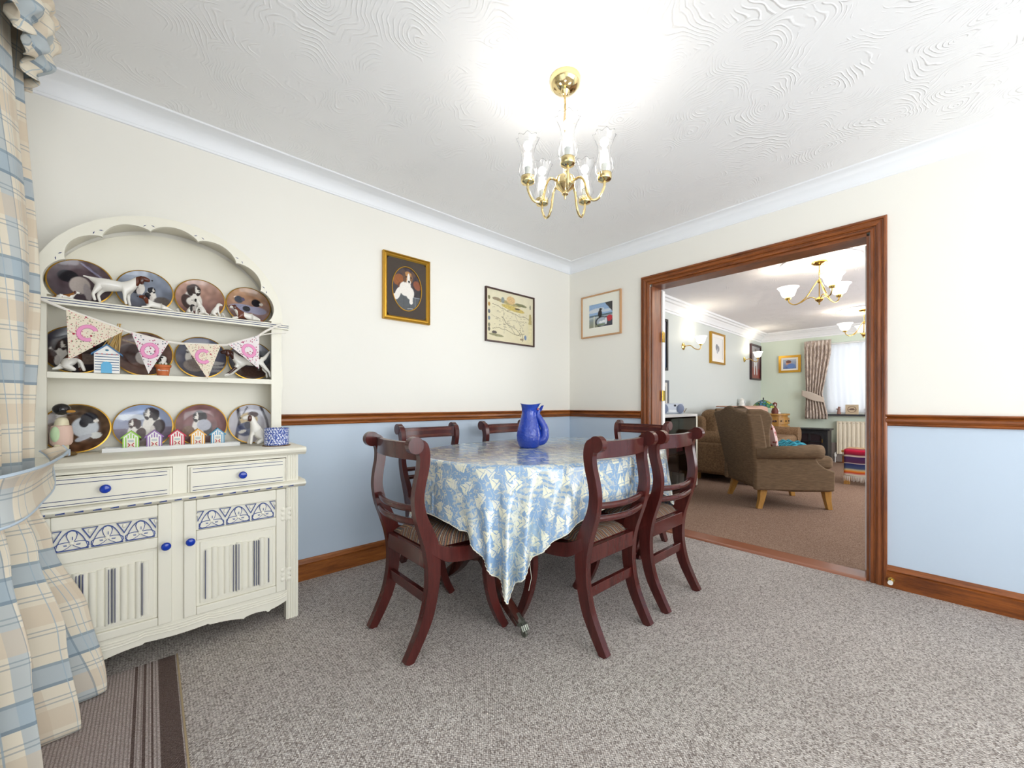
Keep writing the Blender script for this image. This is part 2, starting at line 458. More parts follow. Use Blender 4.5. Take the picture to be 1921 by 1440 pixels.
# cornices: concave cove
def cove(name, pts, mat, big=False):
    # pts: polyline of wall line (interior side is to the left of travel), closed=False
    out, down = .098, .073
    prof = [(0, -down-.012), (.006, -down-.010), (.008, -down)]
    for k in range(9):
        a = PI/2*k/8; prof.append((.010+(out-.018)*(1-math.cos(a)), -down+(down-.008)*math.sin(a)))
    prof += [(out, -.006), (out+.004, 0), (0, 0)]
    if big: prof = [(0, -.15), (.012, -.15), (.014, -.125), (.03, -.12), (.034, -.10), (.06, -.075), (.075, -.05), (.10, -.045), (.115, -.025), (.14, -.022), (.15, 0), (0, 0)]
    secs = []
    P = [Vector((*p, 0)) for p in pts]; n = len(P)
    for i, p in enumerate(P):
        d0 = (P[i]-P[i-1]).normalized() if i else (P[1]-P[0]).normalized()
        d1 = (P[i+1]-P[i]).normalized() if i < n-1 else d0
        n0 = Vector((-d0.y, d0.x, 0)); n1 = Vector((-d1.y, d1.x, 0)); nn = (n0+n1); nn = nn/(nn.length**2/2) if nn.length > 0 else n0
        secs.append([(p.x+nn.x*a, p.y+nn.y*a, CZ+z) for a, z in prof])
    return struct(MB().loft(secs).build(name, mat, smooth=40))
cove('trim_1', [(0, YS), (0, 0), (XW, 0), (XW, YS), (0, YS)], M['cornice'])
cove('trim_2', [(FX, FY), (FX, 0), (WT, 0), (WT, FY)], M['cornice'], True)
# dado rail, baseboards: profile swept along the walls
def rail(name, p0, p1, nrm, prof, mat, z0=0):
    secs = [[(p[0]+nrm[0]*a, p[1]+nrm[1]*a, z0+z) for a, z in prof] for p in (p0, p1)]
    return struct(MB().loft(secs).build(name, mat, smooth=30))
dado = [(0, DB), (.012, DB), (.016, DB+.006), (.012, DB+.013), (.018, DB+.018), (.024, DB+.026), (.024, DB+.036), (.018, DB+.043), (.013, DB+.046), (.02, DB+.05), (.026, DT-.006), (.024, DT), (0, DT)]
base = [(0, 0), (.019, 0), (.019, SK-.035), (.014, SK-.032), (.018, SK-.024), (.014, SK-.012), (.008, SK-.003), (.004, SK), (0, SK)]
rail('trim_3', (-2.506, 0), (0, 0), (0, -1), dado, M['pine_x']); rail('trim_3', (XW, 0), (-3.366, 0), (0, -1), dado, M['pine_x'])
rail('trim_4', (0, 0), (0, DY0+.075), (-1, 0), dado, M['pine'])
rail('trim_5', (0, DY1-.069), (0, YS), (-1, 0), dado, M['pine'])
rail('baseboard_north', (-2.496, 0), (0, 0), (0, -1), base, M['pine_x'])
rail('baseboard_east', (0, 0), (0, DY0+.075), (-1, 0), base, M['pine'])
rail('baseboard_east', (0, DY1-.069), (0, YS), (-1, 0), base, M['pine'])
rail('baseboard_far', (FX, 0), (FX, FY), (-1, 0), base, M['pine'])
rail('baseboard_far', (WT, 0), (FX, 0), (0, -1), base, M['pine_x'])
# door architrave and lining
ap = [(0, 0), (0, .016), (.006, .021), (.014, .021), (.017, .014), (.022, .014), (.026, .02), (.036, .022), (.044, .018), (.047, .010), (.053, .010), (.057, .015), (.068, .015), (.071, .01), (.071, 0)]
arc = thing('door_2', (0, 0, 0)); arc['kind'] = 'structure'
yl, yr = DY0+.004, DY1-.002
W_ = .071
def arch(name, secs, mt): MB().loft(secs).build(name, mt, arc, smooth=25)
arch('architrave', [[(-d, yl+W_-a, z if z == 0 else z-a+W_-.071) for a, d in ap] for z in (0, DZ+W_)], M['pine_v'])
arch('architrave', [[(-d, yr-W_+a, z if z == 0 else z-a) for a, d in ap] for z in (0, DZ+W_)], M['pine_v'])
arch('architrave', [[(-d, (yl+W_-a) if s else (yr-W_+a), DZ+W_-a) for a, d in ap] for s in (1, 0)], M['pine'])
lin = MB()
lin.box(0, DY0, 0, WT, DY0-.012, DZ); lin.box(0, DY1, 0, WT, DY1+.0, DZ)
MB().box(.0, DY0, 0, WT, DY0-.018, DZ-.018).build('jamb', M['pine_v'], arc, 0)
MB().box(.0, DY1-.0, 0, WT, DY1+.014, DZ-.018).build('jamb', M['pine_v'], arc, 0)
MB().box(.0, DY0-.018, DZ-.018, WT, DY1+.014, DZ).build('head_jamb', M['pine'], arc, 0)
MB().prism([(-.022, 0), (-.016, .010), (0, .014), (.12, .014), (.15, .006), (.15, 0)], 'y', DY0-.018, DY1+.014).build('threshold', NT('worn_threshold', .22, 0, srgb(150, 96, 72)).m, arc, 0)
# white double doors folded back into the far room
def leaf(y, s, name):
    t = thing(name, (WT+.004, y, 0)); t['kind'] = 'structure'
    box(0, 0, .012, .04, s*.66, DZ-.025).build('door_leaf', M['white_paint'], t, 0)
    for z in ((1.52, 1.03, .25) if s > 0 else ()):
        h = MB().box(-.012, -.003, z, .036, -.001, z+.085)
        h.tube([(-.006, -.006, z-.002), (-.006, -.006, z+.087)], .005, 8)
        h.build('hinge', M['brass'], t, 30)
leaf(DY0-.028, 1, 'door_3'); leaf(DY1+.036, -1, 'door_4')
# door stop on the baseboard
t = thing('door_stop', (-.019, -2.27, .045), 0, 'small brass door stop with white rubber tip on the baseboard right of the doorway', 'door stop')
MB().tube([(0, 0, 0), (-.006, 0, 0), (-.007, 0, 0), (-.05, 0, 0)], [.014, .014, .007, .007], 12).build('stem', M['brass'], t)
MB().tube([(-.048, 0, 0), (-.062, 0, 0)], .011, 12).build('rubber_tip', M['white'], t)

# wall pictures in the dining room
fence = [('p', [(0, 0), (0, .36), (.35, .36), (.7, .34), (1, .34), (1, 0)], (84, 88, 92)), ('l', [(.78, 0), (.78, .34)], .012, (130, 134, 138)), ('l', [(.4, 0), (.4, .35)], .006, (60, 62, 66)), ('l', [(.58, 0), (.58, .35)], .006, (60, 62, 66)), ('l', [(.7, .335), (.95, .335)], .01, (150, 156, 165))]
terrier = paintfn([('bg', (40, 44, 48), (74, 60, 66), .35, 3, 3), ('e', .22, .68, .17, .12, 20, (150, 88, 44)), ('e', .85, .62, .14, .10, -20, (138, 78, 52)), ('e', .3, .55, .1, .08, 0, (110, 62, 40))]+fence+[
    ('e', .44, .50, .19, .16, 0, WH), ('e', .60, .42, .14, .14, 0, WH), ('e', .20, .37, .08, .16, -32, WH), ('e', .12, .30, .07, .06, 0, WH), ('e', .64, .29, .055, .12, 0, WH), ('e', .64, .22, .06, .05, 0, WH),
    ('e', .50, .58, .13, .10, 0, WH), ('e', .53, .77, .16, .13, 0, (184, 134, 80)), ('e', .42, .75, .055, .11, 8, (104, 74, 54)), ('e', .65, .75, .045, .10, -8, (130, 92, 62)), ('e', .36, .88, .10, .04, 12, (84, 68, 62)), ('e', .39, .84, .05, .06, 0, (92, 70, 60)), ('e', .72, .86, .08, .045, -30, (96, 74, 62)),
    ('e', .555, .74, .045, .12, 0, WH), ('e', .56, .665, .07, .055, 0, WH), ('e', .57, .675, .035, .026, 0, (30, 28, 32)), ('e', .475, .775, .028, .018, 0, (24, 18, 16)), ('e', .635, .77, .026, .018, 0, (24, 18, 16)), ('l', [(.57, .65), (.57, .63)], .008, (70, 60, 60)), ('l', [(.52, .06), (.62, .075), (.7, .07)], .008, (200, 200, 196))])
picture('framed_dog_portrait', 'gilt framed oval portrait of a brown and white terrier in dark brown mount', 'picture', 'y', (-1.728, 1.782), .345, .445, .03, .03, M['gold'], terrier, (72, 62, 54), oval=(.108, .148), depth=.022, res=.0025)
r = random.Random(3); mp = [('bg', (222, 212, 176), (228, 220, 190), .03, 4, 8)]
mp += [('e', .42, .80, .30, .035, -6, (176, 160, 110)), ('e', .55, .70, .25, .05, -8, (206, 184, 104)), ('e', .50, .86, .09, .08, 0, (216, 182, 130)), ('e', .33, .83, .035, .06, 0, (142, 150, 146)), ('e', .72, .80, .13, .03, -4, (128, 128, 92)), ('e', .64, .71, .06, .016, 0, (96, 84, 74)), ('e', .2, .83, .08, .03, 0, (150, 134, 108))]
def squig(x, y, n, dx, dy, w, c):
    p = [(x, y)]
    for _ in range(n): x += dx+r.uniform(-.03, .03); y += dy+r.uniform(-.03, .03); p.append((x, y))
    return ('l', p, w, c)
mp += [squig(.12, .72, 11, .07, -.015, .006, (112, 100, 70)), squig(.30, .5, 9, .04, -.04, .006, (70, 66, 60)), squig(.44, .35, 7, .03, -.035, .005, (110, 104, 80)), squig(.70, .3, 6, -.004, -.035, .006, (100, 92, 60)), squig(.12, .24, 9, .07, -.006, .006, (122, 110, 74)), squig(.1, .5, 9, .08, .0, .004, (170, 160, 130)), squig(.32, .75, 7, .0, -.08, .004, (170, 162, 134)), squig(.6, .6, 6, .03, -.05, .004, (150, 144, 120))]
for _ in range(70):
    x, y = r.uniform(.12, .85), r.uniform(.2, .68); mp.append(('l', [(x, y), (x+r.uniform(.01, .05), y+r.uniform(-.01, .01))], .005, (150, 140, 116)))
for yy, cc in ((.83, (130, 126, 84)), (.70, (180, 140, 70)), (.56, (92, 100, 106)), (.43, (112, 126, 140)), (.30, (130, 126, 100)), (.22, (100, 96, 80))): mp.append(('e', .055, yy, .022, .04, 0, cc))
mp += [('e', .93, .80, .014, .05, 0, (130, 130, 106)), ('p', [(.91, .66), (.95, .66), (.97, .44), (.89, .44)], (184, 168, 112)), ('p', [(.89, .44), (.97, .44), (.97, .06), (.89, .06)], (226, 216, 172)), ('e', .16, .17, .05, .03, 0, (74, 66, 58)), ('e', .2, .12, .15, .025, -4, (140, 136, 96)), ('e', .82, .15, .026, .05, 0, (112, 134, 166)), ('e', .74, .10, .04, .02, 0, (150, 130, 104))]
picture('framed_map', 'antique style county map in thin dark brown frame near the room corner', 'picture', 'y', (-.777, 1.722), .548, .435, .012, .012, plain('dark_brown_frame', (66, 38, 30), .35), paintfn(mp), depth=.018, res=.004, fprof=False)
bird = [('bg', (140, 140, 112), (150, 180, 214), .04, 3, 1), ('p', [(0, .48), (0, 1), (1, 1), (1, .5)], (150, 180, 216)), ('e', .3, .72, .35, .09, 5, (206, 214, 222)), ('e', .75, .66, .3, .06, 0, (200, 212, 224)), ('e', .5, .50, .6, .04, 0, (92, 112, 124)), ('p', [(0, .44), (1, .46), (1, .36), (0, .36)], (164, 176, 182)), ('l', [(0, .42), (.4, .44)], .02, (206, 210, 208)), ('l', [(.22, 0), (.22, .46)], .03, (214, 214, 196)),
    ('p', [(.66, 1), (1, 1), (1, .55)], (62, 60, 60)), ('p', [(.45, 0), (1, 0), (1, .4), (.7, .42)], (66, 68, 82)), ('e', .86, .32, .12, .13, -20, (196, 52, 66)), ('e', .53, .22, .26, .22, 0, (34, 36, 42)), ('e', .55, .22, .22, .18, 0, (170, 182, 196)), ('e', .5, .2, .08, .05, 0, (236, 238, 240)), ('e', .62, .22, .07, .05, 0, (238, 240, 242)), ('e', .52, .1, .2, .04, 0, (120, 134, 108)), ('e', .72, .22, .04, .15, 0, (226, 230, 236)),
    ('e', .47, .56, .085, .16, 0, (36, 32, 36)), ('e', .49, .74, .055, .055, 0, (34, 32, 36)), ('p', [(.52, .76), (.60, .75), (.53, .72)], (30, 28, 30)), ('l', [(.46, .44), (.46, .38)], .02, (26, 24, 26))]
picture('framed_bird_photograph', 'light wood framed photo of a black bird on a car wing mirror', 'picture', 'x', (-.366, 1.806), .425, .385, .012, .012, NT('pale_wood_frame', .4, 0, srgb(196, 150, 106)).m, paintfn(bird), (240, 238, 226), .075, depth=.02, res=.0035, fprof=False)
# ------------------------------------------------------------------ painted dresser
DX = -2.935
dr = thing('dresser', (DX, 0, 0), 0, 'cream painted arch topped dresser with blue trim against the left wall', 'dresser')
hw, yf = .438, -.41
CR = M['cream']
# carcass (open box behind the doors)
c = MB()
c.box(-hw, yf+.02, .075, -hw+.02, -.005, .765); c.box(hw-.02, yf+.02, .075, hw, -.005, .765)
c.box(-hw+.02, -.015, .10, hw-.02, -.005, .765); c.box(-hw+.02, yf+.03, .11, hw-.02, -.015, .125)
c.box(-.019, yf+.004, .11, .018, yf+.03, .63); c.box(-.015, yf+.004, .63, .029, yf+.03, .765)                       # centre stile
c.box(-hw+.05, yf+.0055, .755, hw-.05, yf+.03, .765); c.box(-hw+.05, yf+.0055, .615, hw-.05, yf+.03, .635)
c.build('carcass', CR, dr, 0)
# reeded posts running to the floor
for s in (-1, 1):
    p = MB(); x0, x1 = s*hw, s*(hw-.05)
    xa, xb = min(x0, x1), max(x0, x1)
    p.box(xa, yf+.004, 0, xb, yf+.05, .768)
    for k in range(4):
        x = xa+.009+k*.0105; p.tube([(x, yf+.004, .0), (x, yf+.004, .61)], .0042, 6); p.tube([(x, yf+.004, .65), (x, yf+.004, .765)], .0042, 6)
    p.build('post', CR, dr, 40)
    MB().box(xa, -.05, 0, xb, -.005, .10).build('back_foot', CR, dr, 0)
# worktop and mid moulding
top = MB().prism([(0, .7655), (yf-.004, .7655), (yf-.012, .774), (yf-.02, .778), (yf-.024, .788), (yf-.02, .798), (yf-.012, .801), (0, .801)], 'x', -hw-.03, hw+.03)
top.build('worktop', CR, dr, 30)
MB().prism([(-.25, .614), (yf-.002, .614), (yf-.010, .619), (yf-.018, .622), (yf-.024, .629), (yf-.022, .636), (yf-.014, .640), (yf-.002, .645), (-.25, .645)], 'x', -hw-.028, hw+.028).build('moulding', CR, dr, 30)
for k in range(19):
    x = -.40+k*.0445
    dash = MB().add([(x-.011, yf-.0235, .6232), (x+.011, yf-.0235, .6232), (x+.011, yf-.0245, .629), (x-.011, yf-.0252, .626)], [(0, 1, 2, 3)])
    dash.build('painted_dash', M['blueline'], dr, 0, solid=.0006)
# drawers
def knob(parent, x, z, r=.0155):
    k = MB(); 
    k.xf(Matrix.Identity(4))
    pr = [(.006, 0), (.006, .012), (r*.7, .015), (r, .021), (r*.96, .027), (r*.75, .031), (.001, .033)]
    m = MB().lathe(pr, n=16).xf(Matrix.Translation((x, yf-.016, z)) @ Matrix.Rotation(PI/2, 4, 'X'))
    m.build('knob', M['blueglass'], parent)
for s in (-1, 1):
    x0, x1 = (.030, .386) if s > 0 else (-.386, -.016)
    d = MB().box(x0, yf-.001, .640, x1, yf+.02, .752)
    # raised front with recessed border
    d.box(x0+.008, yf-.012, .645, x1-.008, yf+.002, .747)
    fr = d.build('drawer', CR, dr, 0, bevel=.003)
    ln = MB()
    for z in (.653, .667, .726, .740): ln.box(x0+.016, yf-.0128, z-.0011, x1-.016, yf-.0119, z+.0011)
    ln.build('painted_lines', M['navy'], fr, 0)
    knob(fr, (x0+x1)/2 if s < 0 else .213, .699)
# doors with carved frieze and linenfold panel
def petal(m, cx, cz, a, L, W, y):
    ca, sa = math.cos(a), math.sin(a); pts = []
    for k in range(10):
        t = 2*PI*k/10; px = L/2+L/2*math.cos(t); pw = W*math.sin(t)*(.7+.3*math.cos(t))
        pts.append((cx+px*ca-pw*sa, cz+px*sa+pw*ca))
    m.prism(pts, 'y', y, y-.004)
for s in (-1, 1):
    x0, x1 = (.018, .385) if s > 0 else (-.385, -.018)
    z0, z1 = .140, .612
    y = yf-.006
    fx0, fx1 = (.058, .345) if s > 0 else (-.335, -.060)
    m = MB()
    # frame: stiles and rails round two recesses
    m.box(x0, y, z0, fx0, yf+.016, z1); m.box(fx1, y, z0, x1, yf+.016, z1)
    m.box(fx0, y, z0, fx1, yf+.016, .172); m.box(fx0, y, .445, fx1, yf+.016, .485); m.box(fx0, y, .565, fx1, yf+.016, z1)
    door = m.build('door', CR, dr, 0, bevel=.004)
    pn = MB().box(fx0, yf+.004, .485, fx1, yf+.014, .565); pn.box(fx0, yf+.004, .172, fx1, yf+.014, .445)
    pn.box(fx0+.012, yf-.001, .182, fx1-.012, yf+.006, .435)
    pn.build('panel', CR, door, 0, bevel=.002)
    # frieze of three pointed arches with three petalled flowers
    bl = MB(); wd = (fx1-fx0-.01)/3
    for i in range(3):
        cx = fx0+.005+wd*(i+.5); b = .490; top_ = .560; fl = MB()
        o = []; n_ = []
        for k in range(17):
            u = -1+k/8; e = (1-abs(u)**1.9)
            o.append((cx+u*wd*.47, b+(top_-b)*e**.8)); n_.append((cx+u*wd*.47*.93, b+.003+(top_-b-.007)*e**.8))
        bl.ribbon(o, n_, 'y', yf+.004, yf-.001)
        bl.box(cx-wd*.46, yf+.004, b-.0015, cx+wd*.46, yf-.001, b+.0015)
        for a_ in (90, 200, -20): petal(bl, cx-.003*math.cos(math.radians(a_)), .514-.003*math.sin(math.radians(a_)), math.radians(a_), .0485, .019, yf+.0050)
        for a_ in (90, 200, -20): petal(fl, cx, .514, math.radians(a_), .042, .0155, yf+.004)
        fl.ball((cx, yf+.001, .514), (.008, .006, .007), 8, 6)
        for a_ in (84, 96, 192, 204, -12, -24):
            aa = math.radians(a_); bl.box(cx+.012*math.cos(aa)-.0006, yf+.001, .514+.012*math.sin(aa)-.0006, cx+.022*math.cos(aa)+.0006, yf-.0012, .514+.022*math.sin(aa)+.0006)
        fl.build('carved_flower', CR, door, 30)
        if i < 3:
            for e in ((-1, 1) if i == 0 else (1,)):
                ex = cx+e*wd*.5
                tri = [(ex-.021, .561), (ex+.021, .561), (ex, .520)]
                tri = [(min(max(p[0], fx0+.003), fx1-.003), p[1]) for p in tri]
                tin = [(ex+(p[0]-ex)*.8, .551+(p[1]-.551)*.8) for p in tri]
                bl.ribbon(tri+tri[:1], tin+tin[:1], 'y', yf+.004, yf-.001)
                MB().ball((ex, yf+.003, .548), (.006, .004, .009), 8, 5).build('carved_bud', CR, door)
    bl.build('painted_outline', M['blueline'], door, 0)
    # linenfold: rounded ribs with scalloped ends
    lf = MB(); lb = MB(); lx0, lx1 = fx0+.028, fx1-.024; nr = 11; pw = (lx1-lx0)/nr
    for k in range(nr):
        x = lx0+pw*(k+.5); e = (.004 if k % 4 == 1 else -.003 if k % 4 == 3 else 0)
        hgt = .0075 if k % 2 else .0045
        lf.tube([(x, yf-.001, .196-e), (x, yf-.001, .402+e)], pw*.5, 10, True, hgt/(pw*.5))
    lf.build('linenfold_carving', CR, door, 40)
    xs = [lx0+pw*.06, lx0+pw*4.55, lx0+pw*5.0, lx0+pw*5.45, lx0+pw*8.1, lx0+pw*8.5, lx0+pw*8.9, lx1-pw*.3] if s > 0 else [lx0+pw*1.6, lx0+pw*2.0, lx0+pw*2.4, lx0+pw*5.6, lx0+pw*6.0, lx0+pw*6.4, lx1-pw*1.0]
    for x in xs: lb.box(x-.0008, yf-.0135, .200, x+.0008, yf-.004, .398)
    lb.build('painted_lines', M['navy'], door, 0)
    knob(door, (.038 if s > 0 else -.036), .452, .0155)
    # butterfly hinges at the outer edge
    hx = x1-.0 if s > 0 else x0
    for hz in (.495, .215):
        h = MB()
        for q in (-1, 1):
            for zz in (-.022, 0, .022): h.ball((hx+q*.013, yf-.007, hz+zz), (.010, .003, .010), 8, 4)
            h.box(hx+min(0, q*.014), yf-.008, hz-.022, hx+max(0, q*.014), yf-.005, hz+.022)
        h.tube([(hx, yf-.008, hz-.03), (hx, yf-.008, hz+.03)], .004, 8)
        h.build('hinge', CR, door)
# wavy apron
def apz(u):
    a = abs(u)
    if a < .10: return .092-.006*math.cos(a/.10*PI/2)+.0
    if a < .215: return .086-.012*math.sin((a-.10)/.115*PI)**2*.0-.016*((a-.10)/.115)**2+.0
    if a < .225: return .066
    if a < .31: return .072+.006*math.sin((a-.225)/.085*PI)
    if a < .32: return .066
    return .072+.022*((a-.32)/.07)**1.5
N = 120; pts = [(-.39, .139)]
for k in range(N+1):
    u = -.39+.78*k/N; pts.append((u, apz(u)-.012))
pts.append((.39, .139))
ap_ = MB(); secs = []
for k in range(N+1):
    u = -.39+.78*k/N; z = apz(u)-.004
    secs.append([(u, yf+.002, z), (u, yf+.002, .139), (u, yf+.02, .139), (u, yf+.02, z)])
ap_.loft(secs)
for q in (.012, .022, .032):
    ap_.tube([(-.39+.78*k/40, yf+.001, max(apz(-.39+.78*k/40)+.008, .09)+q) for k in range(41)], .0028, 6)
ap_.build('apron', CR, dr, 40)
# rack: back board, shaped sides, shelves, scalloped arch
rw = .425; ry = -.165; AZ = 1.425; AH = .395
bk = [(-rw+.012, .80), (rw-.012, .80), (rw-.012, AZ)]
for k in range(1, 32):
    a = PI*k/32; bk.append(((rw-.02)*math.cos(a), AZ+(AH-.035)*math.sin(a)))
bk.append((-rw+.012, AZ))
MB().prism(bk, 'y', -.014, -.004).build('back_board', CR, dr, 30)
for s in (-1, 1):
    # side board with a wavy front face stile
    MB().box(s*(rw-.001), -.143, .801, s*(rw-.009), -.015, AZ).build('rack_side', CR, dr, 0)
    o = []; i_ = []
    for k in range(61):
        z = .801+(AZ-.801)*k/60
        wv = .008*math.cos((z-.801)/(1.13-.801)*2*PI) if z < 1.13 else .008*math.cos((z-1.13)/(AZ-1.13)*2*PI)
        o.append((s*(rw-.006+wv), z)); i_.append((s*(rw-.050), z))
    MB().ribbon(o, i_, 'y', ry, ry+.022).build('stile', CR, dr, 30)
for z, fz0, fz1, ext in ((1.128, 1.104, 1.1285, rw-.05), (1.4145, 1.388, 1.415, rw+.028)):
    sh_ = MB().box(-rw+.010, -.145, z-.012, rw-.010, -.015, z)
    sh_.box(-ext, ry-.004 if ext < rw else ry-.012, fz0, ext, ry+.016, fz1)
    so = sh_.build('shelf', CR, dr, 0, bevel=.002)
    if ext > rw:
        l_ = MB()
        for zz in (1.3975, 1.407): l_.box(-ext+.003, ry-.0135, zz-.0014, ext-.003, ry-.0125, zz+.0014)
        l_.build('painted_lines', M['navy'], so, 0)
# arch
o = []; i_ = []; NA = 168
for k in range(NA+1):
    a = PI*k/NA; o.append((rw*math.cos(a), AZ+AH*math.sin(a)))
    t_ = k/NA*7; fr_ = abs(math.sin(PI*t_))**.75
    th = .062-.030*fr_
    i_.append(((rw-th)*math.cos(a), AZ+(AH-th)*math.sin(a)))
MB().ribbon(o, i_, 'y', ry, ry+.02).build('arch', CR, dr, 30)
MB().ribbon(o, [((rw-.014)*math.cos(PI*k/NA), AZ+(AH-.014)*math.sin(PI*k/NA)) for k in range(NA+1)], 'y', ry+.02, -.004).build('arch_top', CR, dr, 30)
for j in range(1, 7):
    a = PI*j/7
    for e in (-1, 1):
        b_ = a+e*.035; cx, cz = (rw-.040)*math.cos(b_), AZ+(AH-.040)*math.sin(b_); al = b_+PI/2+e*.5
        l_ = MB().prism([(cx-.007*math.cos(al), cz-.007*math.sin(al)), (cx+.002*math.sin(al), cz-.002*math.cos(al)), (cx+.007*math.cos(al), cz+.007*math.sin(al)), (cx-.0015*math.sin(al), cz+.0015*math.cos(al))], 'y', ry-.0006, ry+.002)
        l_.build('painted_fleck', M['navy'], dr, 0)

# collector plates, painted with spaniels
def scene_ops(i):
    B = (62, 40, 36); K = (34, 32, 40)
    S = [
     [('bg', (70, 58, 66), (96, 78, 84), .3, 3, 1), ('e', .3, .62, .16, .14, 0, K), ('e', .48, .44, .16, .2, 0, (190, 178, 172)), ('e', .6, .3, .06, .2, 10, (170, 160, 160)), ('l', [(.5, .95), (.9, .6)], .02, (150, 146, 170)), ('l', [(.6, .9), (.95, .5)], .012, (120, 116, 140))],
     [('bg', (80, 78, 88), (150, 160, 178), .22, 3, 2)]+spaniel(.40, .78, .62, K, 1)+spaniel(.62, .58, .5, K, 1)+[('e', .8, .3, .15, .12, 0, (96, 88, 84))],
     [('bg', (110, 70, 70), (188, 148, 130), .2, 3, 3)]+spaniel(.38, .76, 1.0, B, 1)+[('e', .36, .42, .14, .12, 0, WH)],
     [('bg', (120, 104, 120), (196, 146, 100), .2, 4, 4), ('e', .35, .42, .3, .12, 0, (150, 150, 176)), ('e', .7, .40, .22, .11, -5, (160, 158, 182)), ('e', .45, .42, .09, .08, 0, K), ('e', .28, .66, .10, .10, 0, (60, 64, 78)), ('e', .68, .62, .11, .11, 0, K), ('e', .8, .60, .05, .04, 0, WH), ('e', .38, .68, .04, .05, 0, (90, 80, 110))],
     [('bg', (60, 52, 54), (44, 40, 58), .25, 3, 5)]+spaniel(.25, .62, .8, B, 1)+[('e', .62, .32, .28, .12, 0, (128, 112, 104)), ('e', .55, .5, .2, .08, 10, (92, 78, 74))],
     [('bg', (104, 74, 64), (120, 96, 90), .3, 4, 6), ('e', .30, .5, .22, .22, 0, (70, 44, 40)), ('e', .5, .42, .14, .16, 0, (206, 198, 194)), ('e', .72, .35, .2, .2, 0, (74, 60, 58)), ('l', [(.15, .8), (.5, .7)], .015, (180, 150, 110))],
     [('bg', (86, 82, 88), (58, 62, 92), .3, 3, 7)]+spaniel(.28, .70, .6, (90, 64, 56), -1)+[('e', .35, .3, .2, .16, 0, (140, 128, 122)), ('e', .75, .38, .2, .05, 0, (168, 164, 162)), ('e', .75, .28, .2, .04, 0, (150, 148, 148)), ('e', .72, .18, .2, .04, 0, (136, 134, 140))],
     [('bg', (80, 68, 66), (52, 56, 84), .3, 3, 8), ('e', .3, .62, .22, .22, 0, (64, 42, 38)), ('e', .5, .2, .36, .14, 0, (74, 54, 48)), ('e', .8, .6, .15, .2, 0, (44, 46, 60))],
     [('bg', (92, 62, 44), (84, 68, 54), .4, 4, 9), ('p', [(.15, 1), (.3, 1), (.38, .6), (.25, .6)], (150, 140, 128)), ('e', .62, .52, .2, .22, 10, (196, 200, 206)), ('e', .68, .72, .13, .12, 0, K), ('e', .60, .62, .07, .1, 0, K), ('e', .78, .66, .045, .04, 0, WH), ('e', .78, .34, .09, .07, 0, (220, 220, 216)), ('e', .6, .3, .14, .05, 30, (180, 182, 190))],
     [('bg', (150, 128, 110), (150, 172, 214), .12, 3, 10), ('p', [(0, .2), (0, .45), (1, .5), (1, .2)], (126, 116, 132)), ('e', .3, .72, .3, .07, 0, (206, 212, 222))]+spaniel(.62, .82, .95, (58, 44, 48), -1)+spaniel(.34, .60, .75, (74, 46, 42), -1),
     [('bg', (120, 84, 82), (134, 92, 92), .25, 3, 11)]+spaniel(.46, .74, .95, (54, 46, 48), -1)+[('e', .25, .35, .12, .14, 0, (130, 100, 80)), ('e', .55, .5, .14, .14, 0, (186, 188, 200)), ('e', .8, .25, .1, .06, 0, (206, 196, 188))],
     [('bg', (196, 190, 196), (206, 206, 218), .1, 3, 12), ('l', [(.15, .1), (.25, .6), (.2, .95)], .05, (60, 52, 62)), ('l', [(.25, .6), (.42, .95)], .02, (70, 62, 72)), ('l', [(.9, .2), (.85, .6), (.72, .95)], .04, (66, 60, 76)), ('e', .45, .62, .2, .18, 0, (210, 186, 140)), ('e', .55, .75, .12, .08, 0, (70, 40, 40)), ('e', .38, .36, .22, .18, 20, (84, 90, 122)), ('e', .42, .46, .08, .1, 0, (36, 36, 60)), ('e', .3, .3, .09, .04, 20, WH)],
    ]
    return paintfn(S[i])
PX = [-3.243, -3.038, -2.832, -2.627]
rows = [(1.4145, 0, 'top shelf'), (1.128, 4, 'middle shelf'), (.801, 8, 'worktop')]
what = ['dark plate of a spaniel head in woodland, leftmost on the top shelf', 'plate with two spaniels on blue grey ground behind the largest dog figurine, top shelf', 'plate with one sitting brown spaniel facing front, third on the top shelf', 'plate with two blue roan spaniels under orange sky, rightmost on top shelf',
 'dark plate behind the first lettered pennant, leftmost on the middle shelf', 'brown plate between beach hut and plant pot, second on the middle shelf', 'blue and grey plate behind the second C pennant, third on the middle shelf', 'dark plate behind the running dog figurine, rightmost on the middle shelf',
 'plate with a black and white spaniel in autumn leaves, leftmost of the bottom row', 'plate with two brown spaniels under blue sky, second in the bottom row', 'plate with one spaniel on plum background, third in the bottom row', 'plate with bare trees and pale sky, rightmost of the bottom row']
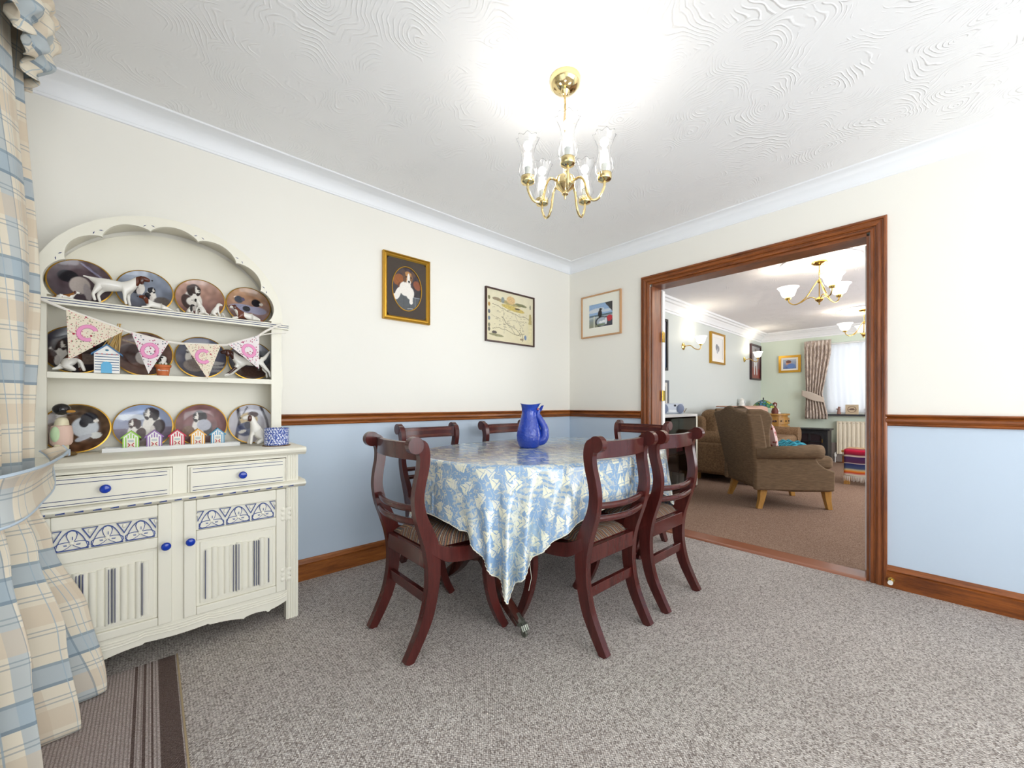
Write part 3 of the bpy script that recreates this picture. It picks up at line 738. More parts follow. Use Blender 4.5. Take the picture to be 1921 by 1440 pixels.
def plate(i, x, z, yb, R=.1022):
    t = thing('collector_plate', (x, yb, z+.0015), 0, what[i], 'plate', 'dog collector plates on the dresser')
    tilt = math.radians(10)
    # lens shaped dish seen from the front: local disk in xz, dished toward +y
    Mx = Matrix.Rotation(-tilt, 4, 'X') @ Matrix.Translation((0, 0, R))
    nr, na = 34, 96; vs = [(0, .010, 0)]; uv = [(.5, .5)]
    for a in range(1, nr+1):
        f = a/nr; rr = (R-.004)*f
        dep = .010 if f < .6 else .010-.010*((f-.6)/.4)**1.5
        for b in range(na):
            th = 2*PI*b/na; vs.append((rr*math.cos(th), dep, rr*math.sin(th))); uv.append((.5+.5*f*math.cos(th), .5+.5*f*math.sin(th)))
    fs = [(0, 1+b, 1+(b+1) % na) for b in range(na)]
    for a in range(nr-1):
        for b in range(na):
            p = 1+a*na+b; q = 1+a*na+(b+1) % na; fs.append((p, p+na, q+na, q))
    m = MB(); m.add(vs, fs); m.xf(Mx); o_ = m.build('painted_face', M['glaze'], t, 60, fix=False); setcols(o_.data, uv, scene_ops(i))
    rim = MB(); secs = []
    for b in range(na+1):
        th = 2*PI*b/na; secs.append([((R-.0045)*math.cos(th), -.001, (R-.0045)*math.sin(th)), (R*math.cos(th), 0, R*math.sin(th)), ((R-.001)*math.cos(th), .004, (R-.001)*math.sin(th)), (R*.6*math.cos(th), .014, R*.6*math.sin(th)), (R*.55*math.cos(th), .0115, R*.55*math.sin(th))])
    rim.loft(secs, False, False).xf(Mx).build('gilt_rim', M['gold'], t, 60)
    MB().lathe([(.001, 0), (R*.58, 0), (R*.58, .003), (.001, .003)], n=32).xf(Mx @ Matrix.Translation((0, .0145, 0)) @ Matrix.Rotation(PI/2, 4, 'X')).build('plate_back', M['white'], t)
k = 0
for z, i0, nm in rows:
    for j in range(4):
        if i0 == 0: plate(j, DX-.296+.1975*j, z, -.062, .0985)
        else: plate(i0+j, PX[j], z, -.062 if z > .9 else -.066)

# figurines --------------------------------------------------------------
def dogmat(name, spots, thr, headx, headz, brown=(86, 42, 28), seed=0.0, white=(238, 234, 226)):
    t = NT(name, .15)
    v = t.coord(); sp = t.n('SeparateXYZ', {'Vector': v})
    n = t.noise(t.n('VectorMath', {0: v, 1: (seed, seed, 0)}, operation='ADD').outputs[0], spots, 1)
    sm = t.mth('GREATER_THAN', n, thr)
    hm = t.mth('MULTIPLY', t.mth('GREATER_THAN', sp.outputs[0], headx), t.mth('GREATER_THAN', sp.outputs[2], headz))
    c = t.mix(t.mth('MAXIMUM', sm, hm), srgb(*white), srgb(*brown))
    t.col(c); return t.m
def skin(name, chain, mat, parent, lvl=2):
    # chain: list of (index_of_previous or -1, (x,y,z), radius)
    me = bpy.data.meshes.new(name)
    me.from_pydata([c[1] for c in chain], [(c[0], i) for i, c in enumerate(chain) if c[0] >= 0], [])
    me.materials.append(mat)
    o = bpy.data.objects.new(name, me); col.objects.link(o); o.parent = parent
    o.modifiers.new('skin', 'SKIN')
    if not me.skin_vertices: me.attributes.new
    for i, c in enumerate(chain):
        r = c[2]; me.skin_vertices[0].data[i].radius = (r, r) if not isinstance(r, tuple) else r
    me.skin_vertices[0].data[0].use_root = True
    s = o.modifiers.new('sub', 'SUBSURF'); s.levels = lvl; s.render_levels = lvl
    o.modifiers['skin'].use_smooth_shade = True
    return o
def standing_dog(loc, rz, S, label, mat, earm, name='dog_figurine', tail=True, pose='stand', group=None):
    t = thing(name, (loc[0], loc[1], loc[2]+.02*S), rz, label, 'figurine', group)
    P = lambda x, y, z: (x*S, y*S, z*S)
    if pose == 'stand':
        ch = [(-1, P(0, 0, .50), .135*S), (0, P(.22, 0, .50), .155*S), (1, P(.36, 0, .60), .12*S), (2, P(.46, 0, .76), .085*S), (3, P(.56, 0, .80), .085*S), (4, P(.70, 0, .76), .045*S),
              (0, P(-.22, 0, .54), .135*S), (6, P(-.34, 0, .56), .09*S), (7, P(-.46, 0, .62), .028*S), (8, P(-.56, 0, .64), .018*S),
              (1, P(.26, .07, .34), .05*S), (10, P(.27, .08, .17), .032*S), (11, P(.30, .08, .03), .032*S),
              (1, P(.20, -.07, .34), .05*S), (13, P(.20, -.08, .17), .032*S), (14, P(.23, -.08, .03), .032*S),
              (6, P(-.24, .08, .36), .07*S), (16, P(-.30, .09, .20), .034*S), (17, P(-.26, .09, .03), .032*S),
              (6, P(-.30, -.08, .36), .07*S), (19, P(-.38, -.09, .20), .034*S), (20, P(-.34, -.09, .03), .032*S)]
        hd = (.52, .80)
    elif pose == 'run':
        ch = [(-1, P(0, 0, .48), .11*S), (0, P(.20, 0, .46), .13*S), (1, P(.36, 0, .58), .10*S), (2, P(.46, 0, .70), .085*S), (3, P(.56, 0, .72), .08*S), (4, P(.70, 0, .68), .042*S),
              (0, P(-.20, 0, .52), .11*S), (6, P(-.36, 0, .60), .06*S), (7, P(-.46, 0, .76), .03*S), (8, P(-.54, 0, .86), .03*S),
              (1, P(.34, .06, .30), .05*S), (10, P(.46, .07, .16), .032*S), (11, P(.62, .07, .04), .028*S),
              (1, P(.30, -.06, .26), .05*S), (13, P(.42, -.07, .12), .032*S), (14, P(.58, -.07, .035), .028*S),
              (6, P(-.34, .07, .34), .06*S), (16, P(-.46, .08, .20), .034*S), (17, P(-.50, .08, .04), .03*S),
              (6, P(-.30, -.07, .32), .06*S), (19, P(-.42, -.08, .18), .034*S), (20, P(-.44, -.08, .035), .03*S)]
        hd = (.52, .73)
    elif pose == 'sit':
        ch = [(-1, P(0, 0, .30), .16*S), (0, P(.10, 0, .48), .14*S), (1, P(.16, 0, .64), .09*S), (2, P(.20, 0, .80), .11*S), (3, P(.30, 0, .82), .09*S), (4, P(.44, 0, .78), .05*S),
              (1, P(.22, .08, .30), .05*S), (6, P(.24, .09, .03), .04*S), (1, P(.20, -.08, .30), .05*S), (8, P(.28, -.09, .03), .04*S),
              (0, P(-.06, .12, .14), .10*S), (10, P(.10, .14, .04), .04*S), (0, P(-.06, -.12, .14), .10*S), (12, P(.10, -.14, .04), .04*S),
              (0, P(-.20, 0, .10), .06*S), (14, P(-.34, 0, .05), .025*S)]
        hd = (.26, .84)
    else:  # lie
        ch = [(-1, P(0, 0, .17), .13*S), (0, P(.22, 0, .22), .13*S), (1, P(.36, 0, .36), .09*S), (2, P(.46, 0, .50), .10*S), (3, P(.62, 0, .47), .05*S),
              (0, P(-.24, 0, .15), .11*S), (5, P(-.42, 0, .08), .04*S), (6, P(-.56, 0, .04), .025*S),
              (1, P(.34, .10, .07), .05*S), (8, P(.54, .11, .04), .035*S), (1, P(.34, -.10, .07), .05*S), (10, P(.54, -.11, .04), .035*S),
              (5, P(-.14, -.14, .06), .05*S), (5, P(-.14, .14, .06), .05*S)]
        hd = (.44, .52)
    skin('body', ch, mat, t)
    for s in (-1, 1):
        MB().ball((hd[0]*S, s*.085*S, (hd[1]-.05)*S), (.055*S, .028*S, .095*S), 10, 7).build('ear', earm, t)
    nx = max(c[1][0] for c in ch[:7]); nc = [c for c in ch if abs(c[1][0]-nx) < 1e-6][0]
    MB().ball((nx+.035*S, 0, nc[1][2]+.02*S), .022*S, 8, 6).build('nose', M['black'], t)
    return t
brn = plain('brown_ear_glaze', (82, 40, 26), .15); blk = plain('black_ear_glaze', (34, 30, 30), .15)
F1 = dogmat('liver_white_glaze', 9, .68, .066, .09, (96, 46, 28))
standing_dog((-3.128, -.138, 1.4155), 0, .160, 'largest white dog figurine with brown head standing on the top shelf', F1, brn)
standing_dog((-2.992, -.142, 1.4155), PI, .100, 'white dog figurine lying down facing left, second plate on top shelf', dogmat('g2', 20, .70, .030, .02, (110, 52, 30), 3.0), brn, pose='lie')
standing_dog((-2.885, -.146, 1.4155), .4, .052, 'tiny white puppy figurine with black eye patch on top shelf', dogmat('g3', 60, .56, .5, .5, (30, 28, 30), 1.0), blk, pose='sit')
standing_dog((-2.838, -.142, 1.4155), PI-.5, .085, 'small white sitting puppy figurine with black ears on top shelf', dogmat('g4', 30, .63, .5, .5, (34, 30, 30), 2.0), blk, pose='sit')
standing_dog((-2.792, -.146, 1.4155), .2, .075, 'small white puppy figurine sitting right of the black eared one', dogmat('g5', 60, .68, .5, .5, (60, 50, 46), 5.0), plain('cream_ear', (228, 220, 206), .2), pose='sit')
standing_dog((-2.758, -.150, 1.4155), PI/2, .045, 'small white dog figurine lying at left end of last plate, top shelf', dogmat('g6', 40, .7, .5, .5), M['white'], pose='lie')
standing_dog((-2.656, -.132, 1.4155), PI, .125, 'brown and white spaniel figurine lying before the last plate, top shelf', dogmat('g7', 16, .48, .5, .5, (110, 58, 40), 7.0), brn, pose='lie')
standing_dog((-2.925, -.146, 1.4155), PI/2, .040, 'tiny cream animal figurine between second and third plates, top shelf', dogmat('g8', 40, .75, .5, .5), M['white'], pose='lie')
standing_dog((-2.645, -.120, 1.1295), PI, .175, 'white running dog figurine with brown patches on the middle shelf', dogmat('g9', 14, .58, .07, .09, (70, 40, 34), 4.0), brn, pose='run')
standing_dog((-3.255, -.125, 1.1295), .3, .140, 'white and brown spaniel figurine at left end of middle shelf', dogmat('g10', 10, .62, .02, .10, (90, 50, 34), 1.5), brn, pose='sit')
standing_dog((-2.618, -.205, .8015), PI, .165, 'white sitting spaniel figurine with brown ears beside the blue pot', dogmat('g11', 12, .75, .5, .5), brn, pose='sit')
standing_dog((-3.270, -.128, 1.4155), .0, .070, 'small brown and cream figurine at left end of top shelf', dogmat('g12', 40, .5, .5, .5, (150, 96, 44), 1.5), brn, pose='lie')
# dressed duck like figurine at the left end of the worktop
t = thing('duck_figurine', (-3.268, -.20, .8015), -.5, 'resin duck figurine in black hat, pink waistcoat and brown boots on worktop', 'figurine')
skin('body', [(-1, (0, 0, .085), .026), (0, (0, 0, .125), .022), (1, (.002, 0, .155), .017), (0, (0, .012, .05), .014), (3, (.002, .016, .02), .010), (0, (0, -.014, .05), .014), (5, (.002, -.018, .02), .010)], plain('cream_resin', (222, 212, 180), .5), t)
MB().lathe([(.024, .045), (.030, .055), (.031, .09), (.027, .118), (.018, .122)], n=18).build('waistcoat', plain('pale_pink_cloth', (220, 188, 172), .7), t)
MB().ball((0, .026, .088), (.014, .011, .03), 10, 7).build('wing', plain('pale_green_cloth', (190, 214, 170), .7), t)
MB().ball((0, -.028, .088), (.014, .011, .03), 10, 7).build('wing', plain('pale_green_cloth', (190, 214, 170), .7), t)
MB().ball((.0, 0, .182), (.026, .024, .022), 14, 9).build('head', blk, t)
MB().ball((.026, 0, .174), (.018, .010, .006), 10, 6).build('beak', plain('beak_orange', (196, 140, 60), .5), t)
for s in (-1, 1): MB().ball((.012, s*.018, .009), (.026, .012, .009), 10, 6).build('boot', plain('boot_brown', (110, 84, 44), .5), t)
# tray of beach huts
tr = thing('display_tray', (-2.927, -.115, .8015), math.radians(-2.4), 'long shallow white tray holding five small beach huts', 'tray')
MB().box(-.232, -.030, 0, .232, .035, .004).box(-.232, -.034, 0, .232, -.030, .017).box(-.232, .031, 0, .232, .035, .017).box(-.236, -.034, 0, -.232, .035, .017).box(.232, -.034, 0, .236, .035, .017).build('tray', M['white_paint'], tr, 0)
rr_ = random.Random(5); peb = MB()
for _ in range(60): peb.ball((rr_.uniform(-.22, .22), rr_.uniform(-.024, .026), .006), (.005, .004, .003), 6, 4)
o_ = peb.build('pebbles', plain('grey_pebbles', (112, 104, 94), .8), tr); o_['kind'] = 'stuff'
huts = [((150, 206, 70), 'lime green', -3.078), ((150, 110, 176), 'purple', -3.003), ((206, 30, 70), 'red', -2.926), ((240, 176, 66), 'yellow', -2.852), ((78, 156, 196), 'blue', -2.778)]
def hut(x, y, z, S, colr, label, name='model_beach_hut', group='miniature striped beach huts', plainh=False):
    t = thing(name, (x, y, z), 0, label, 'ornament', group)
    W_, D_, H_, A_ = .052*S, .03*S, .056*S, .084*S
    b = MB().prism([(-W_/2, 0), (W_/2, 0), (W_/2, H_), (0, A_-.004), (-W_/2, H_)], 'y', -D_/2, D_/2).build('walls', M['white'], t, 0)
    c_ = plain('hut_'+label.split()[0]+label.split()[-1], colr, .5)
    st = MB()
    if not plainh:
        for k in range(-3, 4):
            if abs(k) < 2: st.box(k*.0085-.002, -D_/2-.0008, .050, k*.0085+.002, -D_/2, .0600+.012-abs(k)*.008)
            else: st.box(k*.0080-.002, -D_/2-.0008, .001, k*.0080+.002, -D_/2, .055)
        st.build('painted_stripes', c_, b, 0)
        dd = MB().box(-.012, -D_/2-.002, .0, .012, -D_/2, .047).build('door', M['cream'], t, 0)
        MB().box(-.009, -D_/2-.003, .034, .009, -D_/2-.002, .044).build('sign', plain('pale_grey', (196, 200, 200), .5), dd, 0)
        q = MB()
        for s in (-1, 1):
            q.prism([(s*.002, .024), (s*.009, .031), (s*.010, .027), (s*.005, .022), (s*.010, .017), (s*.009, .013), (s*.002, .020)], 'y', -D_/2-.003, -D_/2-.002)
        q.build('bow', plain('hut_red_bow', (190, 40, 54), .5), dd, 0)
    else:
        for k in range(7): st.box(-W_/2+.002, -D_/2-.0008, .008*S+k*.0075*S, W_/2-.002, -D_/2, .0100*S+k*.0075*S)
        st.box(-W_/2+.002, -D_/2-.0008, .010, -.0, -D_/2, .0102)
        st.build('painted_stripes', plain('hut_navy', (60, 90, 130), .5), b, 0)
        dp = [(-.012*S, 0), (.010*S, 0), (.010*S, .024*S), (.006*S, .031*S), (-.001*S, .033*S), (-.008*S, .031*S), (-.012*S, .024*S)]
        MB().prism(dp, 'y', -D_/2-.003, -D_/2).build('door', plain('hut_sky', (90, 176, 220), .4), t, 0)
        f = MB()
        for k in range(5):
            xx = (-.020+k*.010)*S; f.prism([(xx-.003, .056*S), (xx+.003, .056*S), (xx, .052*S)], 'y', -D_/2-.0015, -D_/2)
        f.build('painted_flags', plain('flag_coral', (214, 104, 96), .5), b, 0)
        MB().ball((0, -D_/2, .066*S), (.004*S, .001, .003*S), 8, 5).build('painted_heart', plain('heart_teal', (60, 130, 160), .5), b)
    rf = MB()
    for s in (-1, 1):
        rf.add([(0, y_, z_) for y_, z_ in ((-D_/2-.004, A_), (D_/2+.004, A_), (D_/2+.004, A_-.006), (-D_/2-.004, A_-.006))]+[(s*(W_/2+.006*S), y_, z_) for y_, z_ in ((-D_/2-.004, H_-.002), (D_/2+.004, H_-.002), (D_/2+.004, H_-.008), (-D_/2-.004, H_-.008))],
               [(0, 1, 2, 3), (4, 5, 6, 7), (0, 1, 5, 4), (1, 2, 6, 5), (2, 3, 7, 6), (3, 0, 4, 7)])
    rf.build('roof', c_, t, 0)
for i, (c_, nm, x) in enumerate(huts):
    hut(x, -.115+(x+2.927)*-.042, .8062, 1.0, c_, nm+' roofed miniature beach hut on the white tray')
hut(-3.147, -.155, 1.1295, 1.42, (50, 110, 160), 'white beach hut ornament with blue roof on middle shelf', group=None, plainh=True)
# reed bundle behind it
t = thing('reed_bundle', (-3.142, -.115, 1.1295), 0, 'bundle of dried straw reeds standing behind the blue roofed beach hut', 'dried reeds')
rb = MB(); rr_ = random.Random(2)
for k in range(16):
    a = rr_.uniform(-.03, .03); rb.tube([(a*.3, rr_.uniform(-.008, .008), 0), (a, rr_.uniform(-.008, .008), .10), (a*.2+.028+rr_.uniform(-.006, .006), 0, .195 if k % 4 else .215)], .002, 5)
o_ = rb.build('reeds', plain('straw', (206, 170, 104), .7), t); o_['kind'] = 'stuff'
# plant pot ornament with puppy
t = thing('plant_pot_ornament', (-2.975, -.150, 1.1295), 0, 'small terracotta pot with a black and white puppy inside on middle shelf', 'ornament')
MB().lathe([(.020, 0), (.024, .034), (.028, .036), (.029, .046), (.025, .047), (.023, .040), (.001, .038)], n=24).build('pot', plain('terracotta', (206, 112, 62), .7), t)
skin('puppy', [(-1, (0, 0, .045), .013), (0, (0, 0, .062), .012), (1, (.0, 0, .080), .015), (2, (.004, -.012, .076), .008), (0, (.012, -.014, .055), .006), (0, (-.012, -.014, .055), .006)], dogmat('g13', 60, .58, .5, .5, (30, 28, 30), 3.3), t)
gr = MB(); 
for k in range(14):
    a = 2*PI*k/14; gr.tube([(.019*math.cos(a), .019*math.sin(a), .040), (.026*math.cos(a), .026*math.sin(a), .054)], [.003, .0008], 5)
gr.build('grass', plain('moss_green', (110, 130, 70), .8), t)
cv = bpy.data.curves.new('lettering', 'FONT'); cv.body = 'Flowers'; cv.size = .011; cv.extrude = .0004; cv.align_x = 'CENTER'
lo = bpy.data.objects.new('lettering', cv); col.objects.link(lo); lo.parent = t; lo.location = (0, -.0262, .018); lo.rotation_euler = (PI/2-.1, 0, 0); cv.materials.append(M['white'])
bpy.context.view_layer.update(); me_ = bpy.data.meshes.new_from_object(lo.evaluated_get(bpy.context.evaluated_depsgraph_get()))
lm = bpy.data.objects.new('lettering', me_); col.objects.link(lm); lm.parent = t; lm.location = lo.location; lm.rotation_euler = lo.rotation_euler; bpy.data.objects.remove(lo); lm.name = 'lettering'
# blue and white pot on a round mat
tag(MB().lathe([(.001, 0), (.060, 0), (.061, .002), (.001, .003)], n=32).build('coaster', plain('brown_cork', (150, 116, 84), .8)), 'thin round brown mat under the blue and white pot', 'coaster').location = (-2.560, -.275, .8012)
tb = NT('blue_white_pattern', .2); v_ = tb.coord('Object', (1, 1, 1.0))
vo_ = tb.n('TexVoronoi', {'Vector': tb.coord('Object', (60, 60, 45)), 'Scale': 1.6}, feature='DISTANCE_TO_EDGE').outputs[0]
sp_ = tb.n('SeparateXYZ', {'Vector': v_})
z_ = tb.mth('SINE', tb.mth('MULTIPLY', sp_.outputs[2], 290.0)); a_ = tb.mth('ARCTAN2', sp_.outputs[1], sp_.outputs[0]); w_ = tb.mth('SINE', tb.mth('MULTIPLY', a_, 26.0))
f_ = tb.mth('MAXIMUM', tb.mth('LESS_THAN', vo_, .10), tb.mth('GREATER_THAN', tb.mth('MULTIPLY', z_, w_), .30))
tb.col(tb.mix(f_, srgb(226, 232, 246), srgb(70, 92, 170)))
tag(MB().lathe([(.001, 0), (.050, 0), (.053, .003), (.053, .079), (.054, .082), (.050, .082), (.049, .010), (.001, .008)], n=40).build('patterned_pot', tb.m), 'round blue and white patterned pot at the right end of the worktop', 'pot').location = (-2.560, -.275, .8045)

# COCO bunting across the rack
bt = thing('bunting', (0, -.192, 0), 0, 'floral bunting spelling COCO in pink letters across the dresser shelves', 'bunting')
tf = NT('ditsy_floral_cotton', .85)
v_ = tf.coord(); 
vo_ = tf.n('TexVoronoi', {'Vector': v_, 'Scale': 170.0}, voronoi_dimensions='3D'); r_ = tf.n('SeparateColor', {'Color': vo_.outputs['Color']})
near_ = tf.mth('LESS_THAN', vo_.outputs['Distance'], .36)
c_ = tf.mix(tf.mth('MULTIPLY', near_, tf.mth('GREATER_THAN', r_.outputs[0], .62)), srgb(238, 226, 204), srgb(206, 130, 130))
c_ = tf.mix(tf.mth('MULTIPLY', near_, tf.mth('LESS_THAN', r_.outputs[0], .3)), c_, srgb(150, 150, 116))
vb_ = tf.n('TexVoronoi', {'Vector': v_, 'Scale': 34.0})
c_ = tf.mix(tf.mth('LESS_THAN', vb_.outputs['Distance'], .13), c_, srgb(170, 40, 62))
tf.col(c_)
tf2 = NT('pink_sprig_cotton', .85); v_ = tf2.coord()
vo_ = tf2.n('TexVoronoi', {'Vector': v_, 'Scale': 130.0}); r_ = tf2.n('SeparateColor', {'Color': vo_.outputs['Color']})
near_ = tf2.mth('LESS_THAN', vo_.outputs['Distance'], .34)
c_ = tf2.mix(tf2.mth('MULTIPLY', near_, tf2.mth('GREATER_THAN', r_.outputs[0], .5)), srgb(240, 232, 230), srgb(176, 70, 110))
c_ = tf2.mix(tf2.mth('MULTIPLY', near_, tf2.mth('LESS_THAN', r_.outputs[0], .2)), c_, srgb(110, 120, 130)); tf2.col(c_)
cordp = [(-3.36, 1.415), (-3.30, 1.388), (-3.256, 1.368), (-3.129, 1.322), (-3.09, 1.305), (-2.968, 1.275), (-2.915, 1.272), (-2.776, 1.278), (-2.75, 1.282), (-2.623, 1.338), (-2.593, 1.365), (-2.545, 1.398), (-2.52, 1.412)]
MB().tube([(a, 0, b) for a, b in cordp], .0055, 8, True, 1.0).build('cord', plain('white_tape', (242, 236, 226), .8), bt)
MB().tube([(-2.61, .002, 1.345), (-2.56, -.001, 1.360), (-2.50, .002, 1.368)], .0028, 6).build('cord', plain('white_tape', (242, 236, 226), .8), bt)
PN = [((-3.256, 1.368), (-3.095, 1.306), (-3.250, 1.174), 'C', (-3.200, 1.283), tf.m), ((-3.075, 1.300), (-2.955, 1.274), (-3.022, 1.132), 'O', (-3.018, 1.230), tf2.m),
      ((-2.905, 1.272), (-2.772, 1.278), (-2.822, 1.118), 'C', (-2.838, 1.220), tf.m), ((-2.745, 1.284), (-2.620, 1.342), (-2.620, 1.176), 'O', (-2.662, 1.262), tf2.m)]
pink = plain('pink_felt', (240, 160, 200), .9); pinkd = plain('mauve_stitch', (196, 112, 160), .9)
for a, b, c_, ch, cc, mt in PN:
    pn = MB().prism([a, b, c_], 'y', -.0085, -.0065).build('pennant', mt, bt, 0)
    pn['label'] = 'triangular pennant with pink letter '+ch
    tilt = math.atan2(b[1]-a[1], b[0]-a[0])
    def pt(th, R, w): 
        x = R*.86*math.cos(th); z = R*math.sin(th); return (cc[0]+x*math.cos(tilt)-z*math.sin(tilt), cc[1]+x*math.sin(tilt)+z*math.cos(tilt))
    a0, a1 = (math.radians(42), math.radians(318)) if ch == 'C' else (0, 2*PI)
    for w0, w1, mt2, yy in ((.0345, .0195, pinkd, -.0095), (.033, .021, pink, -.0105)):
        oo = [pt(a0+(a1-a0)*k/40, w0, 0) for k in range(41)]; ii = [pt(a0+(a1-a0)*k/40, w1, 0) for k in range(41)]
        MB().ribbon(oo, ii, 'y', -.0080, yy).build('letter', mt2, pn, 0)
# ------------------------------------------------------------------ dining chairs
def seatmat():
    t = NT('striped_tapestry', .9); v = t.coord(); sp = t.n('SeparateXYZ', {'Vector': v})
    x, y = sp.outputs[0], sp.outputs[1]
    patch = t.n('TexVoronoi', {'Vector': t.n('VectorMath', {0: v, 1: (1, 1, 0)}, operation='MULTIPLY').outputs[0], 'Scale': 9.0}, distance='CHEBYCHEV')
    pc = t.n('SeparateColor', {'Color': patch.outputs['Color']})
    sel = t.mth('GREATER_THAN', pc.outputs[0], .45)
    zig = t.mth('MULTIPLY', t.mth('ABSOLUTE', t.mth('SUBTRACT', t.mth('FRACT', t.mth('MULTIPLY', x, 70.0)), .5)), t.mth('MULTIPLY', t.mth('GREATER_THAN', pc.outputs[1], .5), .012))
    c1 = t.mth('FRACT', t.mth('MULTIPLY', t.mth('ADD', y, zig), 17.0)); c2 = t.mth('FRACT', t.mth('MULTIPLY', t.mth('ADD', x, y), 15.0))
    f = t.mth('ADD', t.mth('MULTIPLY', sel, c1), t.mth('MULTIPLY', t.mth('SUBTRACT', 1.0, sel), c2))
    c = t.ramp(f, [(0, srgb(74, 54, 48)), (.12, srgb(180, 158, 130)), (.17, srgb(56, 54, 66)), (.30, srgb(156, 88, 50)), (.38, srgb(58, 44, 40)), (.52, srgb(176, 134, 74)), (.58, srgb(106, 50, 46)), (.68, srgb(66, 70, 82)), (.80, srgb(196, 180, 154)), (.85, srgb(80, 52, 42)), (.94, srgb(160, 100, 56))], 'CONSTANT')
    c = t.mix(1.0, c, (.72, .72, .72), 'MULTIPLY'); c = t.mix(.15, c, t.ramp(t.noise(v, 300, 1), [(.3, srgb(50, 40, 40)), (.7, srgb(220, 200, 170))]))
    t.col(c); t.bump(t.noise(v, 400, 1), .4, .001); return t.m
M['tapestry'] = seatmat()
def lofted_frame(prof, side):
    # prof: (d, z, depth_width, x_outer, thickness); section perpendicular to the path in the d-z plane
    secs = []
    for i, (d, z, wd, xo, th) in enumerate(prof):
        a = prof[max(i-1, 0)]; b = prof[min(i+1, len(prof)-1)]
        tx, tz = b[0]-a[0], b[1]-a[1]; L = math.hypot(tx, tz); nx, nz_ = tz/L, -tx/L
        c = .22*wd; q = []
        for sx, sd in ((0, -.5), (0, .5), (1, .5), (1, -.5)):
            q.append((side*(xo-sx*th), d+nx*wd*sd, z+nz_*wd*sd))
        secs.append(q)
    return secs
def smoothprof(p, k=5):
    o = []
    for i in range(len(p)-1):
        P0 = p[max(i-1, 0)]; P1 = p[i]; P2 = p[i+1]; P3 = p[min(i+2, len(p)-1)]
        for j in range(k):
            t = j/k
            o.append(tuple(.5*((2*P1[m])+(-P0[m]+P2[m])*t+(2*P0[m]-5*P1[m]+4*P2[m]-P3[m])*t*t+(-P0[m]+3*P1[m]-3*P2[m]+P3[m])*t**3) for m in range(len(P1))))
    o.append(p[-1]); return o
REAR = smoothprof([(.016, 0, .036, .185, .030), (.052, .06, .042, .186, .031), (.096, .15, .048, .188, .032), (.119, .25, .052, .190, .032), (.124, .34, .058, .192, .032), (.116, .42, .064, .194, .032), (.092, .49, .058, .196, .032), (.064, .56, .048, .199, .032), (.051, .63, .043, .203, .031), (.056, .69, .042, .207, .031), (.068, .75, .042, .211, .031), (.070, .80, .045, .214, .031), (.058, .835, .052, .216, .031), (.036, .845, .050, .217, .031)])
FRONT = smoothprof([(.474, 0, .034, .232, .032), (.440, .06, .038, .229, .032), (.406, .15, .042, .225, .032), (.389, .25, .046, .222, .032), (.396, .33, .054, .220, .032), (.394, .392, .058, .219, .032)])
def chair(mh, label, loc, rz):
    t = thing('dining_chair', loc, rz, label, 'chair', 'regency dining chairs around the table')
    for s in (-1, 1):
        m = MB().loft(lofted_frame(REAR, s))
        # scroll at the top
        x0, x1 = s*.2175, s*.186
        m.tube([(x0, .030, .845), (x1, .030, .845)], .033, 20)
        m.build('rear_leg', mh, t, 40, bevel=.003)
        MB().loft(lofted_frame(FRONT, s)).build('front_leg', mh, t, 40, bevel=.003)
        # side rail flowing from the upright
        rp = smoothprof([(.10, .440, .05), (.15, .405, .058), (.20, .384, .062), (.30, .373, .062), (.41, .372, .060)])
        secs = []
        for d, z, hh in rp:
            xo = .193+(.219-.193)*(d-.1)/.31
            secs.append([(s*xo, d, z+hh/2), (s*(xo-.028), d, z+hh/2), (s*(xo-.028), d, z-hh/2), (s*xo, d, z-hh/2)])
        MB().loft(secs).build('side_rail', mh, t, 40, bevel=.002)
    MB().box(-.19, .392, .345, .19, .418, .402).build('front_rail', mh, t, 0, bevel=.003)
    MB().box(-.165, .092, .345, .165, .116, .412).build('back_rail', mh, t, 0, bevel=.003)
    MB().box(-.158, .098, .200, .158, .120, .243).build('stretcher', mh, t, 0, bevel=.003)
    def curved(name, z0, z1, hw_, dmid, dend, th, k=12, mt=mh, bev=.003):
        secs = []
        for i in range(k+1):
            u = -1+2*i/k; x = u*hw_; d = dmid+(dend-dmid)*u*u
            secs.append([(x, d-th/2, z0), (x, d+th/2, z0), (x, d+th/2, z1), (x, d-th/2, z1)])
        return MB().loft(secs).build(name, mt, t, 30, bevel=bev)
    tr_ = curved('top_rail', .783, .852, .188, .034, .062, .024)
    # fine reeded outline on the front of the top rail
    ln = MB()
    for z in (.795, .802, .832, .839):
        ln.tube([((-1+2*i/12)*.165, .034+.028*((-1+2*i/12)*.165/.188)**2+.012, z) for i in range(13)], .0012, 5)
    ln.build('inlaid_lines', M['mahogany_line'], tr_)
    for z in (.592, .540):
        k = 12; secs = []
        for i in range(k+1):
            u = -1+2*i/k; x = u*.176; d = .030+.030*u*u; zz = z-.006*(1-u*u)
            secs.append([(x, d+.012*math.cos(a), zz+.014*math.sin(a)) for a in [2*PI*q/10 for q in range(10)]])
        MB().loft(secs).build('back_slat', mh, t, 50)
    # drop-in cushion
    m = MB(); n = 14; top_ = []
    def sp(u, v):
        x = (-1+2*u); y = v; hwid = .160+.030*y; e = (1-abs(x)**4)*(1-abs(2*y-1)**4)
        return (x*hwid, .118+.272*y, .404+.012+.042*e**.5)
    m.grid(sp, n, n)
    for u0, u1, v0, v1 in ((0, 1, 0, 0), (1, 1, 0, 1), (1, 0, 1, 1), (0, 0, 1, 0)):
        pass
    o = m.build('seat', M['tapestry'], t, 60)
    MB().box(-.158, .118, .385, .158, .392, .416).build('seat_frame', mh, t, 0)
    return t
M['mahogany_line'] = plain('inlay_line', (150, 84, 54), .4)
